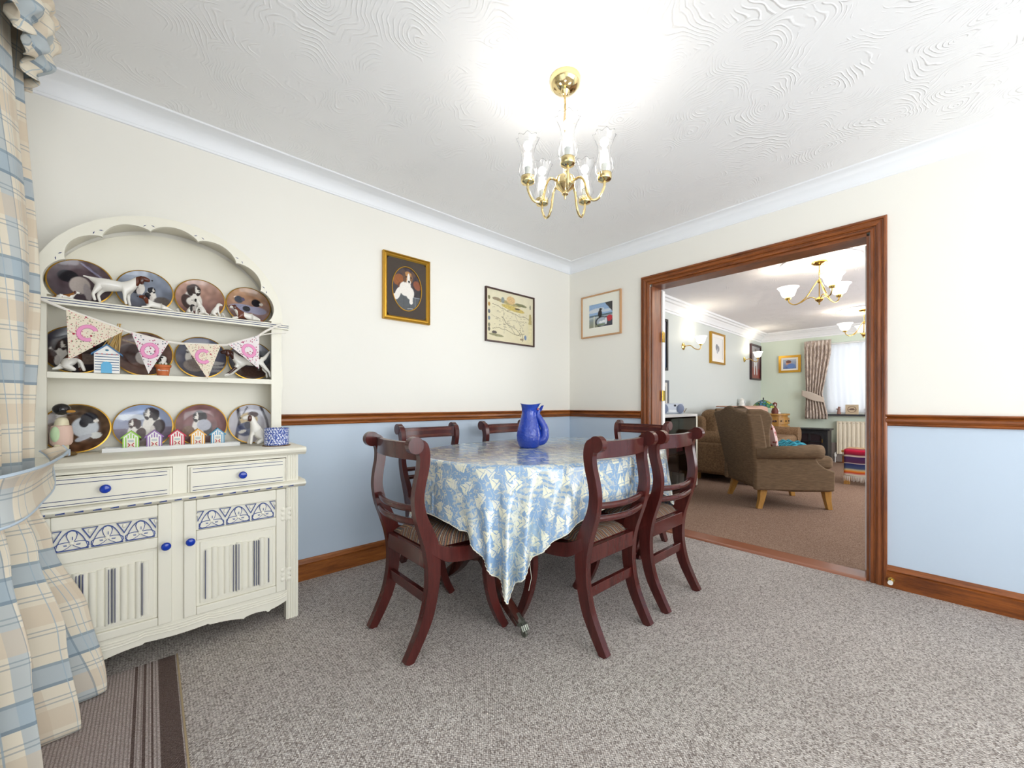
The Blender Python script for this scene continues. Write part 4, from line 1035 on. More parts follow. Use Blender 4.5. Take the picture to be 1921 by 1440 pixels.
c1 = chair(M['mahogany'], 'red mahogany dining chair nearest the dresser, seen side on at left end of table', (-2.298, -.908, 0), -PI/2)
def place(label, x, y, rz):
    c = clone(c1); c.location = (x, y, 0); c.rotation_euler = (0, 0, rz); c['label'] = label; return c
place('red mahogany dining chair closest to the camera, back to the viewer with cloth corner beside', -1.510, -1.585, 0)
place('scuffed mahogany dining chair with its back to the viewer, nearest the doorway', -1.008, -1.590, 0)
place('dark dining chair by the blue wall behind the left end of the table', -1.657, -.125, PI)
place('dark dining chair by the blue wall, mostly hidden behind the blue jug', -.995, -.125, PI)
place('dark dining chair at the doorway end of the table facing the dresser', -.205, -.910, PI/2)

# ------------------------------------------------------------------ table
TX, TY, TA, TB_, TN = -1.292, -.915, .757, .537, 2.35
tb_ = thing('dining_table', (TX, TY, 0), 0, 'oval mahogany pedestal dining table with brass paw feet under a cloth', 'table')
def se(a, ra=TA, rb=TB_):
    ca, sa = math.cos(a), math.sin(a)
    return (ra*math.copysign(abs(ca)**(2/TN), ca), rb*math.copysign(abs(sa)**(2/TN), sa))
MB().prism([se(2*PI*k/96, TA-.012, TB_-.012) for k in range(96)], 'z', .722, .748).build('table_top', M['mahogany_dark'], tb_, 30)
MB().box(-.60, -.36, .66, .60, -.34, .722).box(-.60, .34, .66, .60, .36, .722).box(-.60, -.34, .66, -.58, .34, .722).box(.58, -.34, .66, .60, .34, .722).build('frieze', M['mahogany_dark'], tb_, 0)
for s in (-1, 1):
    px = .557 if s > 0 else -.530
    MB().lathe([(.05, .25), (.055, .30), (.035, .33), (.045, .42), (.05, .50), (.035, .58), (.05, .64), (.06, .722)], (px, 0, 0), 20).build('pedestal', M['mahogany_dark'], tb_)
    for q in (-1, 1):
        pr = smoothprof([(.0, .285, .05), (.07, .255, .055), (.16, .165, .055), (.25, .095, .045), (.315, .052, .034)])
        secs = []
        for i, (d, z, hh) in enumerate(pr):
            a = pr[max(i-1, 0)]; b = pr[min(i+1, len(pr)-1)]; tx, tz = b[0]-a[0], b[1]-a[1]; L = math.hypot(tx, tz); nx, nz_ = -tz/L, tx/L
            secs.append([(px+e*.021, q*(d+nx*hh*f), z+nz_*hh*f) for e, f in ((-1, -.5), (-1, .3), (-.5, .5), (.5, .5), (1, .3), (1, -.5))])
        lg = MB().loft(secs).build('leg', M['worn_leg'] if 'worn_leg' in M else M['mahogany_dark'], tb_, 40)
        # brass paw and castor
        pw_ = MB()
        pw_.tube([(px, q*.285, .072), (px, q*.318, .050)], [.021, .022], 10)
        for e in (-1, -.35, .35, 1): pw_.tube([(px+e*.008, q*.310, .056), (px+e*.014, q*.336, .047), (px+e*.015, q*.347, .030)], [.009, .008, .005], 8)
        pw_.build('paw_foot', M['aged'], lg)
        MB().tube([(px-.006, q*.338, .0155), (px+.006, q*.338, .0155)], .0155, 16).tube([(px-.011, q*.338, .016), (px-.010, q*.336, .034)], .003, 6).build('castor', M['aged'], lg)

# oilcloth tablecloth
tc = NT('pvc_coastal_cloth', .16)
tc.b.inputs['Coat Weight'].default_value = .5; tc.b.inputs['Coat Roughness'].default_value = .12
uv = tc.n('UVMap').outputs[0]
wr = tc.noise(uv, 4.0, 3, .5, 1)
wv = tc.n('VectorMath', {0: uv, 1: tc.n('VectorMath', {0: wr, 1: (.10, .10, 0)}, operation='MULTIPLY').outputs[0]}, operation='ADD').outputs[0]
blue, cream_, mid = srgb(138, 168, 200), srgb(214, 212, 190), srgb(164, 188, 204)
# patches (sea, cliffs, hatching)
p1 = tc.ramp(tc.noise(wv, 5.5, 4, .6), [(.53, (0, 0, 0)), (.57, (1, 1, 1))])
st_ = tc.n('TexWave', {'Vector': wv, 'Scale': 17.0, 'Distortion': 5.0, 'Detail': 3.0, 'Detail Scale': 2.0}, bands_direction='DIAGONAL').outputs['Fac']
st_ = tc.ramp(st_, [(.42, (0, 0, 0)), (.5, (1, 1, 1))])
c_ = tc.mix(tc.mth('MULTIPLY', tc.mth('MULTIPLY', p1, st_), .62), blue, cream_)
p2 = tc.ramp(tc.noise(wv, 4.1, 4, .6), [(.60, (0, 0, 0)), (.63, (1, 1, 1))])
c_ = tc.mix(tc.mth('MULTIPLY', p2, .75), c_, mid)
# wavelet strokes
w1 = tc.n('TexWave', {'Vector': tc.n('Mapping', {'Vector': uv, 'Rotation': (0, 0, .6)}).outputs[0], 'Scale': 9.0, 'Distortion': 9.0, 'Detail': 2.0, 'Detail Scale': 5.0}).outputs['Fac']
w1 = tc.ramp(w1, [(.90, (0, 0, 0)), (.95, (1, 1, 1))])
c_ = tc.mix(tc.mth('MULTIPLY', w1, .8), c_, cream_)
# little sailing boats
def boats(c, scale, off, colr):
    vo = tc.n('TexVoronoi', {'Vector': tc.n('VectorMath', {0: uv, 1: (off, off, 0)}, operation='ADD').outputs[0], 'Scale': scale, 'Randomness': .75}, voronoi_dimensions='2D')
    d = tc.n('VectorMath', {0: tc.n('VectorMath', {0: tc.n('VectorMath', {0: uv, 1: (off, off, 0)}, operation='ADD').outputs[0], 1: vo.outputs['Position']}, operation='SUBTRACT').outputs[0], 1: (scale, scale, scale)}, operation='MULTIPLY').outputs[0]
    s = tc.n('SeparateXYZ', {'Vector': d}); x, y = s.outputs[0], s.outputs[1]
    sail = tc.mth('MULTIPLY', tc.mth('GREATER_THAN', y, -.12), tc.mth('LESS_THAN', tc.mth('ADD', tc.mth('MULTIPLY', tc.mth('ABSOLUTE', tc.mth('SUBTRACT', x, .02)), 1.7), y), .30))
    mast = tc.mth('MULTIPLY', sail, tc.mth('GREATER_THAN', tc.mth('ABSOLUTE', tc.mth('SUBTRACT', x, .05)), .018))
    hull = tc.mth('MULTIPLY', tc.mth('LESS_THAN', tc.mth('ABSOLUTE', tc.mth('ADD', y, .20)), .045), tc.mth('LESS_THAN', tc.mth('ABSOLUTE', x), .20))
    return tc.mix(tc.mth('MAXIMUM', mast, hull), c, colr)
c_ = boats(c_, 10.0, 0.0, srgb(232, 230, 206)); c_ = boats(c_, 11.0, 3.37, srgb(222, 222, 208))
# line work
ed = tc.n('TexVoronoi', {'Vector': wv, 'Scale': 16.0}, feature='DISTANCE_TO_EDGE', voronoi_dimensions='2D').outputs[0]
c_ = tc.mix(tc.mth('MULTIPLY', tc.mth('LESS_THAN', ed, .05), tc.mth('MULTIPLY', tc.ramp(tc.noise(uv, 3.3, 2), [(.5, (0, 0, 0)), (.56, (1, 1, 1))]), .8)), c_, srgb(216, 220, 206))
tc.col(c_)
M['cloth'] = tc.m
CA, CB, ZT = 1.022, .748, .7505
SEATS = [(-2.20, -1.875, -1.13, -.69), (-1.715, -1.305, -1.50, -1.165), (-1.213, -.803, -1.50, -1.170), (-1.862, -1.452, -.545, -.20), (-1.20, -.79, -.545, -.20), (-.63, -.30, -1.12, -.70)]
bnd = [se(2*PI*k/720, TA+.004, TB_+.004) for k in range(720)]
BX = np.array([p[0] for p in bnd]); BY = np.array([p[1] for p in bnd])
arcl = np.concatenate([[0], np.cumsum(np.hypot(np.diff(BX), np.diff(BY)))])
def cloth(u, v):
    x = (-1+2*u)*CA; y = (-1+2*v)*CB
    inside = abs(x/(TA+.004))**TN+abs(y/(TB_+.004))**TN <= 1
    if inside: return (x, y, ZT, x, y)
    k = int(np.argmin((BX-x)**2+(BY-y)**2)); qx, qy = BX[k], BY[k]
    a, b = BX[k-2], BY[k-2]; c, d = BX[(k+2) % 720], BY[(k+2) % 720]
    tx, ty = c-a, d-b; L = math.hypot(tx, ty); nx, ny = ty/L, -tx/L
    ds = math.hypot(x-qx, y-qy)
    ex = x-qx; ey = y-qy; along = (ex*tx+ey*ty)/L
    # corner amount: how close to the cloth's diagonal
    cor = min(abs(x)/CA, abs(y)/CB)**3
    s = arcl[k]
    th = math.atan2(y/CB, x/CA)
    fold = (.6*math.sin(s*21+.6)+.4*math.sin(s*37+1.3))
    rad = .10
    drop = ds
    if ds < .03: outw = ds*.42; dz = ds*ds/.06
    else: outw = .0125; dz = ds-.015
    amp = .004+.030*min(1, max(0, ds-.06)/.3)*(.16+cor*1.4)
    outw += amp*(fold+.55)*min(1, ds/.10) + .022*ds
    perp = (abs(x)-CA)-(abs(y)-CB)
    pl = math.sin(perp*2*PI/.165+.9+.6*(x > 0)+.9*(y > 0))
    outw += .052*cor*min(1, ds/.22)*(pl+.45)
    dz *= 1-.04*abs(fold)*cor-.06*cor
    X_, Y_, Z_ = qx+nx*outw, qy+ny*outw, ZT-dz
    for a0_, a1_, b0_, b1_ in SEATS:     # rests on the chair seats where it reaches them
        e_ = max(a0_-(X_+TX), (X_+TX)-a1_, b0_-(Y_+TY), (Y_+TY)-b1_, 0)
        if e_ < .05: Z_ = max(Z_, .470-(e_/.05)**2*.12)
    return (X_, Y_, Z_, x, y)
m = MB(); m.grid(cloth, 250, 200)
tcl = m.build('tablecloth', M['cloth'], None, 180, fix=False, solid=.0016)
tcl.location = (TX, TY, 0)
tag(tcl, 'shiny blue and cream oilcloth with sailing boats draped over the oval table', 'tablecloth')
# cream hem
hem = []
for i in range(251): hem.append(cloth(i/250, 0)[:3])
for i in range(1, 201): hem.append(cloth(1, i/200)[:3])
for i in range(1, 251): hem.append(cloth(1-i/250, 1)[:3])
for i in range(1, 201): hem.append(cloth(0, 1-i/200)[:3])
MB().tube(hem, .0024, 6, False).build('hem', plain('cream_hem', (234, 230, 212), .6), tcl)
tipc = cloth(.10, 0)
MB().tube([(tipc[0], tipc[1], tipc[2]), (tipc[0]+.006, tipc[1]-.004, tipc[2]-.06), (tipc[0]-.006, tipc[1]+.0, tipc[2]-.11)], .0009, 5).build('loose_thread', plain('cream_hem', (234, 230, 212), .6), tcl)

# blue fish shaped jug: a curled tail forms the handle
jm = NT('cobalt_glaze', .10); v_ = jm.coord()
jm.col(srgb(26, 62, 168)); 
vs_ = jm.n('TexVoronoi', {'Vector': v_, 'Scale': 95.0}, feature='SMOOTH_F1').outputs['Distance']
jm.bump(vs_, .7, .003); jm.b.inputs['Coat Weight'].default_value = .4
jg = thing('fish_jug', (-1.381, -.855, .7525), math.radians(-42), 'cobalt blue glazed fish shaped jug standing on the tablecloth', 'jug')
prof = [(.001, 0), (.050, 0), (.056, .008), (.066, .04), (.068, .07), (.064, .10), (.054, .14), (.044, .175), (.040, .20), (.043, .225), (.052, .245), (.058, .252), (.054, .251), (.040, .228), (.036, .20), (.040, .17), (.001, .10)]
def jw(i, f): 
    return .0
secs = []
n = 40
for r_, z in prof:
    q = []
    lean = -.012*max(0, 1-abs(z-.14)/.14)
    for k in range(n):
        a = 2*PI*k/n; mouth = 1.0
        rr2 = r_*(1+(.05*math.cos(3*a) if z > .235 else 0))
        q.append((-.014+rr2*math.cos(a)*1.06+(.012 if z > .19 else .0)*(z-.19)*8, rr2*math.sin(a)*.92, z+(.004*math.cos(2*a) if z > .24 else 0)))
    secs.append(q)
MB().loft(secs).build('body', jm.m, jg, 60)
tl = smoothprof([(.030, .024, .028), (.062, .030, .028), (.076, .055, .026), (.076, .095, .023), (.062, .130, .020), (.046, .158, .018), (.036, .185, .014), (.050, .212, .010)], 6)
MB().tube([(a, 0, b+.012) for a, b, _ in tl], [c for _, _, c in tl], 16).build('tail_handle', jm.m, jg, 60)
fn = MB()
for s in (-1, 1):
    fn.tube([(.052, s*.002, .218), (.062, s*.012, .238), (.068, s*.022, .242)], [.010, .006, .002], 8)
fn.build('tail_fin', jm.m, jg, 60)
for s in (-1, 1): MB().ball((.036, s*.024, .222), .006, 8, 6).build('eye', plain('eye_dot', (210, 120, 110), .3), jg)

# ------------------------------------------------------------------ rug
rm = NT('ribbed_runner', .95); v_ = rm.coord(); sp_ = rm.n('SeparateXYZ', {'Vector': v_}); x_ = sp_.outputs[0]
n_ = rm.noise(v_, 240, 2, .7)
base_ = rm.ramp(n_, [(.25, srgb(140, 122, 116)), (.5, srgb(182, 168, 162)), (.75, srgb(214, 206, 202))])
rib = rm.mth('SINE', rm.mth('MULTIPLY', x_, 2*PI/.0088)); row = rm.mth('SINE', rm.mth('MULTIPLY', sp_.outputs[1], 2*PI/.011))
c_ = rm.mix(rm.mth('MULTIPLY', rm.mth('LESS_THAN', rib, -.35), .55), base_, srgb(112, 98, 94))
dk = rm.ramp(n_, [(.3, srgb(78, 62, 58)), (.7, srgb(120, 104, 98))])
def inb(a, b): return rm.mth('MULTIPLY', rm.mth('GREATER_THAN', x_, a), rm.mth('LESS_THAN', x_, b))
for a, b in ((-.056, -.006), (-.076, -.071), (-.096, -.089), (-.120, -.112)): c_ = rm.mix(inb(a, b), c_, dk)
plainz = rm.mth('GREATER_THAN', x_, -.11)
rm.col(c_); rm.bump(rm.mth('ADD', rm.mth('MULTIPLY', rm.mth('MULTIPLY', rib, row), .5), n_), .8, .004)
rm.b.inputs['Specular IOR Level'].default_value = .1
rg = MB().box(-.50, -3.05, 0, 0, 0, .009).build('runner_rug', rm.m, None, 0, bevel=.003)
rg.location = (-2.938, -.415, .0005); tag(rg, 'ribbed grey brown runner rug with dark striped border in front of the dresser', 'rug')
MB().tube([(0, 0, .006), (0, -3.05, .006)], .0035, 6).build('binding', plain('tan_binding', (170, 150, 116), .9), rg)
# ------------------------------------------------------------------ curtain, valance, tieback
def plaid(name, k=1.0):
    t = NT(name, .85); uv = t.n('UVMap').outputs[0]; s = t.n('SeparateXYZ', {'Vector': uv}); u, v = s.outputs[0], s.outputs[1]
    c = srgb(226, 216, 196)
    P_ = .30
    tan_ = srgb(210, 192, 168); blu = srgb(160, 178, 190); dk = srgb(110, 128, 142); gr_ = srgb(150, 150, 146)
    def lay(c, coord, cen, wid, colr, f): return t.mix(t.mth('MULTIPLY', t.band(coord, P_, cen, wid), f), c, colr)
    c = lay(c, u, .20, .16, tan_, .5); c = lay(c, u, .62, .20, blu, .62)
    c = lay(c, v, .25, .20, tan_, .6); c = lay(c, v, .66, .22, blu, .75)
    c = lay(c, v, .565, .03, dk, .7); c = lay(c, v, .755, .03, dk, .5); c = lay(c, u, .53, .02, dk, .5)
    for q in (.06, .10, .40, .44, .87): c = lay(c, v, q, .012, dk, .5)
    for q in (.34, .42, .82, .95): c = lay(c, u, q, .010, blu, .8)
    t.col(c); t.bump(t.noise(t.coord(), 500, 1), .2, .0006)
    t.b.inputs['Sheen Weight'].default_value = .1
    return t.m
M['plaid'] = plaid('blue_cream_check_cotton')
ct = thing('curtain', (-3.36, -.8, 0), 0, 'floor length cream and blue checked curtain gathered at the patio door', 'curtain')
def lerp(a, b, t): return a+(b-a)*t
def keyed(z, K):
    for i in range(len(K)-1):
        if K[i][0] >= z >= K[i+1][0]:
            t = (K[i][0]-z)/(K[i][0]-K[i+1][0]); t = t*t*(3-2*t); return [lerp(a, b, t) for a, b in zip(K[i][1:], K[i+1][1:])]
    return list(K[-1][1:])
# z: start x, start y, end x, end y, amplitude
KEY = [(2.20, -3.335, -.47, -3.41, -1.50, .026), (1.3, -3.290, -.475, -3.42, -1.28, .030), (.86, -3.296, -.510, -3.40, -.97, .022), (.70, -3.294, -.512, -3.40, -.96, .022), (.56, -3.268, -.492, -3.41, -1.03, .036), (.3, -3.215, -.483, -3.40, -1.20, .055), (0.018, -3.185, -.487, -3.385, -1.30, .062)]
WID = 2.1
def curt(u, v):
    z = 2.20*(1-v)+.018*v
    x0, y0, x1, y1, am = keyed(z, KEY)
    # denser folds near the leading edge at the waist
    uu = u
    x = lerp(x0, x1, uu); y = lerp(y0, y1, uu)
    dx, dy = x1-x0, y1-y0; L = math.hypot(dx, dy); nx, ny = -dy/L, dx/L   # towards the room (+x)
    ph = 2*PI*(5.2*u+.35*math.sin(4.3*u+2.3*v)+.1*math.sin(13*u+4*v)+.10*math.sin(3.1*v+u*9))
    f = math.sin(ph)+.25*math.sin(2*ph+1.0+2*v)
    env = min(1, u/.03)*.75+.25
    x += nx*am*f*env; y += ny*am*f*env
    sl = .35*am*math.cos(ph); x += dx/L*sl; y += dy/L*sl
    y = min(y, -.452)
    z += .006*math.sin(ph+1)*(v > .99)
    return (x+3.36, y+.8, z, u*WID, z*1.0)
MB().grid(curt, 330, 110).build('drape', M['plaid'], ct, 180, fix=False, solid=.002)
# tieback: broad fabric band sloping up to the wall behind
tbk = thing('curtain_tieback', (-3.36, -.7, .78), 0, 'wide checked fabric tieback holding the long curtain at dresser height', 'tieback')
def tie(u, v):
    a = lerp(-2.75, 1.22, u)
    cx, cy = -3.345+3.36, -.74+.7
    rx, ry_ = .098, .262
    x = cx+rx*math.copysign(abs(math.cos(a))**.5, math.cos(a)); y = cy+ry_*math.copysign(abs(math.sin(a))**.5, math.sin(a))
    h = .125*(math.sin(PI*min(1, max(0, u*1.15-.02)))**.35)*.9+.012
    zc = -.01+.055*(u-.35)+(.05*max(0, u-.75)*4)
    w = (v-.5)
    flare = .030*abs(2*w)**2*(1 if w > 0 else .3)
    if u > .75: x += (u-.75)*.16*(w+.5)
    x += flare*math.cos(a); y += flare*math.sin(a)
    y = min(y, -.442+.7)
    return (x, y, zc+w*h, u*.8+.13, (zc+w*h)*1.0+.02)
MB().grid(tie, 80, 14).build('band', M['plaid'], tbk, 180, fix=False, solid=.005)
pe = [tie(i/80, 0)[:3] for i in range(81)]; pf = [tie(i/80, 1)[:3] for i in range(81)]
MB().tube(pe, .004, 6).tube(pf, .004, 6).build('piping', plain('pale_blue_piping', (186, 200, 212), .8), tbk)
# valance: gathered puffed fabric around a projecting pelmet
vl = thing('valance', (-3.36, -.45, 2.0), 0, 'gathered checked fabric valance above the patio door curtain', 'valance')
def val(u, v):
    # u along the pelmet from the end face round to the front; v down
    s = u*2.3
    W = .20
    if s < W: x = -3.47+s; y = -.44-.0*s; nx, ny = 0, 1
    else: x = -3.27; y = -.44-(s-W); nx, ny = 1, 0
    r = max(0, 1-abs(s-W)/.07)
    x -= .02*r; y -= .02*r
    z = 2.335-.30*v
    puff = .035*math.sin(PI*min(1, v*1.08))**.7
    ph = 2*PI*s/.115+1.4*math.sin(v*3+s*4)
    g = .016*math.sin(ph)*(1-v*.2)+.012*math.sin(ph*1.7+v*6)
    rr_ = .012*math.sin(v*22+3*math.sin(s*7))
    d = puff+g+rr_
    x += nx*d*.8; y += ny*d*.3
    z += .014*math.sin(ph+.8)*v-(.03 if v > .96 else 0)*0
    return (min(x-.012, -3.237)+3.36, y+.45, z-2.0, s*1.6+.03*math.sin(v*9), z*1.1)
MB().grid(val, 300, 40).build('gathered_fabric', M['plaid'], vl, 180, fix=False, solid=.002)
MB().box(-.11, -2.25, .30, .085, .0, .318).build('pelmet_board', M['white_paint'], vl, 0)

# ------------------------------------------------------------------ main chandelier
CH = (-1.750, -1.420)
ch = thing('chandelier', (CH[0], CH[1], CZ), 0, 'five arm polished brass chandelier with clear glass tulip shades above the table', 'chandelier')
pb = M['pale_brass']
MB().lathe([(.001, 0), (.062, 0), (.064, -.006), (.060, -.028), (.042, -.046), (.020, -.054), (.012, -.066), (.001, -.070)], n=32).build('ceiling_rose', pb, ch)
fx = MB(); fx.tube([(0, 0, -.062), (.004, .002, -.12), (-.008, .0, -.18), (.006, 0, -.24), (0, 0, -.30), (0, 0, -.345)], .0035, 8)
fx.build('flex', plain('gold_flex', (190, 160, 110), .4), ch)
cn = MB()
for k in range(13):
    z = -.072-.021*k; R_ = .008
    pts = [((R_*.6*math.cos(a)) if k % 2 else 0, 0 if k % 2 else R_*.6*math.cos(a), z+R_*1.6*math.sin(a)) for a in [2*PI*q/10 for q in range(11)]]
    cn.tube(pts, .0016, 5)
cn.build('chain', pb, ch)
MB().lathe([(.001, -.335), (.008, -.337), (.010, -.36), (.006, -.372), (.007, -.392), (.016, -.398), (.036, -.408), (.042, -.425), (.038, -.445), (.018, -.462), (.012, -.470), (.013, -.476), (.005, -.482), (.004, -.494), (.001, -.498)], n=32).build('body', pb, ch)
a0 = math.atan2(CAM[1]-CH[1], CAM[0]-CH[0])+.06
for k in range(5):
    a = a0+2*PI*k/5; ca, sa = math.cos(a), math.sin(a)
    p = smoothprof([(.036, -.425), (.062, -.418), (.080, -.440), (.092, -.490), (.112, -.520), (.138, -.516), (.158, -.480), (.160, -.455)], 6)
    arm = MB().tube([(x*ca, x*sa, z) for x, z in p], .0052, 10).build('arm', pb, ch)
    o = (.160*ca, .160*sa, -.455)
    MB().lathe([(.001, 0), (.010, .0), (.026, .006), (.028, .010), (.028, .028), (.022, .030), (.001, .030)], o, 20).build('cup', pb, arm)
    MB().lathe([(.010, .030), (.0125, .032), (.0125, .068), (.010, .070), (.001, .070)], o, 14).build('lamp_holder', plain('frosted_holder', (200, 204, 200), .4), arm)
    ps = [(.026, .024), (.034, .040), (.0365, .055), (.031, .085), (.025, .110), (.028, .140), (.037, .165), (.045, .180)]
    ps = smoothprof(ps, 3); th_ = .0016
    prf = ps+[(r_-th_, z) for r_, z in reversed(ps)]
    secs = []
    for i, (r_, z) in enumerate(prf):
        q = []
        for j in range(48):
            b = 2*PI*j/48; wv_ = .06*max(0, (z-.12)/.06)*math.cos(8*b); dz = .004*max(0, (z-.15)/.03)*math.cos(8*b)
            q.append((o[0]+r_*(1+wv_)*math.cos(b), o[1]+r_*(1+wv_)*math.sin(b), o[2]+z+dz))
        secs.append(q)
    MB().loft(secs+[secs[0]], True, False).build('glass_shade', M['glass'], arm, 60)
    MB().lathe([(.001, .070), (.012, .070), (.0165, .084), (.0165, .100), (.011, .120), (.004, .136), (.001, .140)], o, 16).build('bulb', M['bulb'], arm)
    pl = bpy.data.lights.new('lamp_light', 'POINT'); pl.energy = .55; pl.color = (1, .95, .88); pl.shadow_soft_size = .02
    lo = bpy.data.objects.new('lamp_light', pl); col.objects.link(lo); lo.parent = arm; lo.location = (o[0], o[1], o[2]+.155)
# ------------------------------------------------------------------ far sitting room
bf = NT('brown_weave', .9); v_ = bf.coord()
n_ = bf.noise(bf.n('Mapping', {'Vector': v_, 'Scale': (6, 6, 90)}).outputs[0], 3.0, 3, .6)
bf.col(bf.ramp(n_, [(.3, srgb(98, 78, 58)), (.7, srgb(138, 112, 84))])); bf.bump(bf.noise(v_, 300, 1), .4, .001)
M['brown'] = bf.m
bs = NT('brown_chenille', .9); v_ = bs.coord()
bs.col(bs.ramp(bs.noise(v_, 60, 2), [(.3, srgb(106, 80, 54)), (.7, srgb(142, 112, 80))])); bs.bump(bs.noise(v_, 200, 2), .4, .001)
M['chenille'] = bs.m
def soft(name, mat, parent, x0, y0, z0, x1, y1, z1, r=.04, sub=0, seg=5, xf=None):
    m = box(x0, y0, z0, x1, y1, z1)
    if xf: m.xf(xf)
    return m.build(name, mat, parent, 180, bevel=r, bseg=seg)
# wing armchair. local +y = facing direction
ac = thing('wing_armchair', (1.76, -1.27, 0), math.radians(-47.9-90), 'brown woven wing armchair with tapered light wood legs, back to the doorway', 'armchair')
# local x>0 is to the sitter's left... near side to camera is local x<0 mirrored below
def acsec():
    pass
# seat body with sloping underside
MB().loft([[(-.33, -.34, .185), (.33, -.34, .185), (.34, -.34, .42), (-.34, -.34, .42)], [(-.34, .0, .165), (.34, .0, .165), (.35, .0, .40), (-.35, .0, .40)], [(-.34, .34, .17), (.34, .34, .17), (.34, .34, .37), (-.34, .34, .37)]]).build('seat_base', M['brown'], ac, 180, bevel=.03, bseg=5)
soft('seat_cushion', M['brown'], ac, -.25, -.22, .37, .25, .41, .50, .045)
# back, leaning backwards, with a serpentine top
bkp = []; NB = 24
def backsurf(sgn, off):
    rows_ = []
    for i in range(9):
        t_ = i/8; z = .20+.755*t_
        y = -.335-.125*t_**1.1+off
        hwid = .300+.098*t_**.8+(.016*math.sin(PI*t_))
        row_ = []
        for j in range(NB+1):
            u = -1+2*j/NB
            zz = z+(t_**6)*(.020*math.cos(u*PI*1.0)+.012*math.cos(u*PI*2)-.02*abs(u)**6*2)
            row_.append((u*hwid, y+.02*u*u*sgn*0-.018*(1-u*u)*(1 if off < .05 else -1)*.5, zz))
        rows_.append(row_)
    return rows_
A_ = backsurf(1, 0.0); B_ = backsurf(1, .13)
secs = []
for r1, r2 in zip(A_, B_): secs.append(r1+list(reversed(r2)))
MB().loft(secs).build('backrest', M['brown'], ac, 180, bevel=.022, bseg=4)
for s in (-1, 1):
    # wing
    wp = [(-.30, .50), (-.20, .52), (-.225, .62), (-.235, .74), (-.215, .86), (-.25, .925), (-.32, .955), (-.455, .955), (-.42, .75), (-.36, .5)]
    MB().prism([(y, z) for y, z in wp], 'x', s*.30, s*.350).xf(Matrix(((1, 0, s*.10, -s*.05), (0, 1, 0, 0), (0, 0, 1, 0), (0, 0, 0, 1)))).build('wing', M['brown'], ac, 180, bevel=.024, bseg=4)
    # arm: outer panel and scroll
    pp = [(-.36, .18), (.345, .18), (.35, .37), (.27, .395), (.21, .44), (.18, .49), (-.36, .49)]
    MB().prism(pp, 'x', s*.285, s*.352).build('arm_panel', M['brown'], ac, 180, bevel=.018, bseg=4)
    MB().tube([(s*.335, -.36, .535), (s*.337, .0, .545), (s*.338, .16, .555), (s*.338, .225, .550), (s*.338, .242, .548)], [.062, .062, .068, .066, .04], 22).build('arm_roll', M['brown'], ac, 180)
lgd = [(-.285, -.265, -.05, -.05), (.285, -.265, .05, -.05), (-.29, .30, 0, .03), (.29, .30, 0, .03)]
for x, y, dx, dy in lgd:
    MB().loft([[(x+dx*.6+a*.021, y+dy+b*.021, 0) for a, b in ((-1, -1), (1, -1), (1, 1), (-1, 1))], [(x+dx*.3+a*.025, y+dy*.4+b*.025, .09) for a, b in ((-1, -1), (1, -1), (1, 1), (-1, 1))], [(x+a*.034, y+b*.034, .20) for a, b in ((-1, -1), (1, -1), (1, 1), (-1, 1))]]).build('leg', M['oak_light'], ac, 40, bevel=.004)
# sofa along the left wall
sf = thing('sofa', (3.40, -.50, 0), 0, 'brown chenille sofa along the pale wall behind the wing armchair', 'sofa')
soft('base', M['chenille'], sf, -1.02, -.42, .09, 1.02, .42, .40, .04)
soft('back_frame', M['chenille'], sf, -1.00, .20, .30, 1.00, .45, .84, .06)
for s in (-1, 1):
    soft('arm', M['chenille'], sf, s*1.04, -.42, .10, s*.80, .40, .52, .05)
    MB().tube([(s*.92, -.44, .535), (s*.92, .40, .535)], .115, 22).build('arm_roll', M['chenille'], sf, 180, bevel=.01)
for x in (-.80, 0.0):
    soft('seat_cushion', M['chenille'], sf, x, -.44, .38, x+.79, .22, .54, .055)
for x in (-.94, -.0):
    soft('back_cushion', M['chenille'], sf, x, .02, .50, x+.93, .30, .93, .10, xf=None)
for x in (-.9, .9):
    for y in (-.34, .34): MB().box(x-.04, y-.04, 0, x+.04, y+.04, .10).build('foot', M['oak_light'], sf, 0)
th = thing('sofa_throw', (3.55, -.30, .0), 0, 'pale pink blanket folded over the top of the sofa back', 'blanket')
def thr(u, v):
    x = -.42+1.15*u; s = v*.62
    if s < .30: y, z = -.19+.0*s, .642+s
    else: y, z = -.16+(s-.30), .944
    z += .006*math.sin(u*30)+.010*math.sin(u*7+1)
    return (x, y-.03, z+.012)
MB().grid(thr, 60, 24).build('blanket', plain('pink_blanket', (206, 166, 148), .95), th, 180, fix=False, solid=.012)
# cushion and teal throw on the sofa seat
pf_ = NT('pink_floral_cushion_cloth', .9); vo_ = pf_.n('TexVoronoi', {'Vector': pf_.coord(), 'Scale': 26.0}); pf_.col(pf_.mix(pf_.mth('LESS_THAN', vo_.outputs['Distance'], .35), srgb(232, 200, 196), srgb(176, 92, 84)))
cu = thing('floral_cushion', (1.98, -1.20, .63), 0, 'pink floral cushion leaning inside the wing armchair by the teal throw', 'cushion')
cu.rotation_euler = (math.radians(0), math.radians(0), math.radians(-47.9-90))
def pillow(name, mat, parent, W, D, T):
    m = MB()
    for sgn in (1, -1):
        m.grid(lambda u, v: ((u-.5)*W*(1-.10*(abs(2*v-1)**2)*0), sgn*T/2*((1-abs(2*u-1)**2.4)*(1-abs(2*v-1)**2.4))**.5, (v-.5)*D), 16, 16)
    return m.build(name, mat, parent, 180)
cu.location = (1.70, -1.20, .70); cu.rotation_euler = (math.radians(18), math.radians(14), math.radians(-47.9-90))
pillow('pillow', pf_.m, cu, .36, .30, .12)
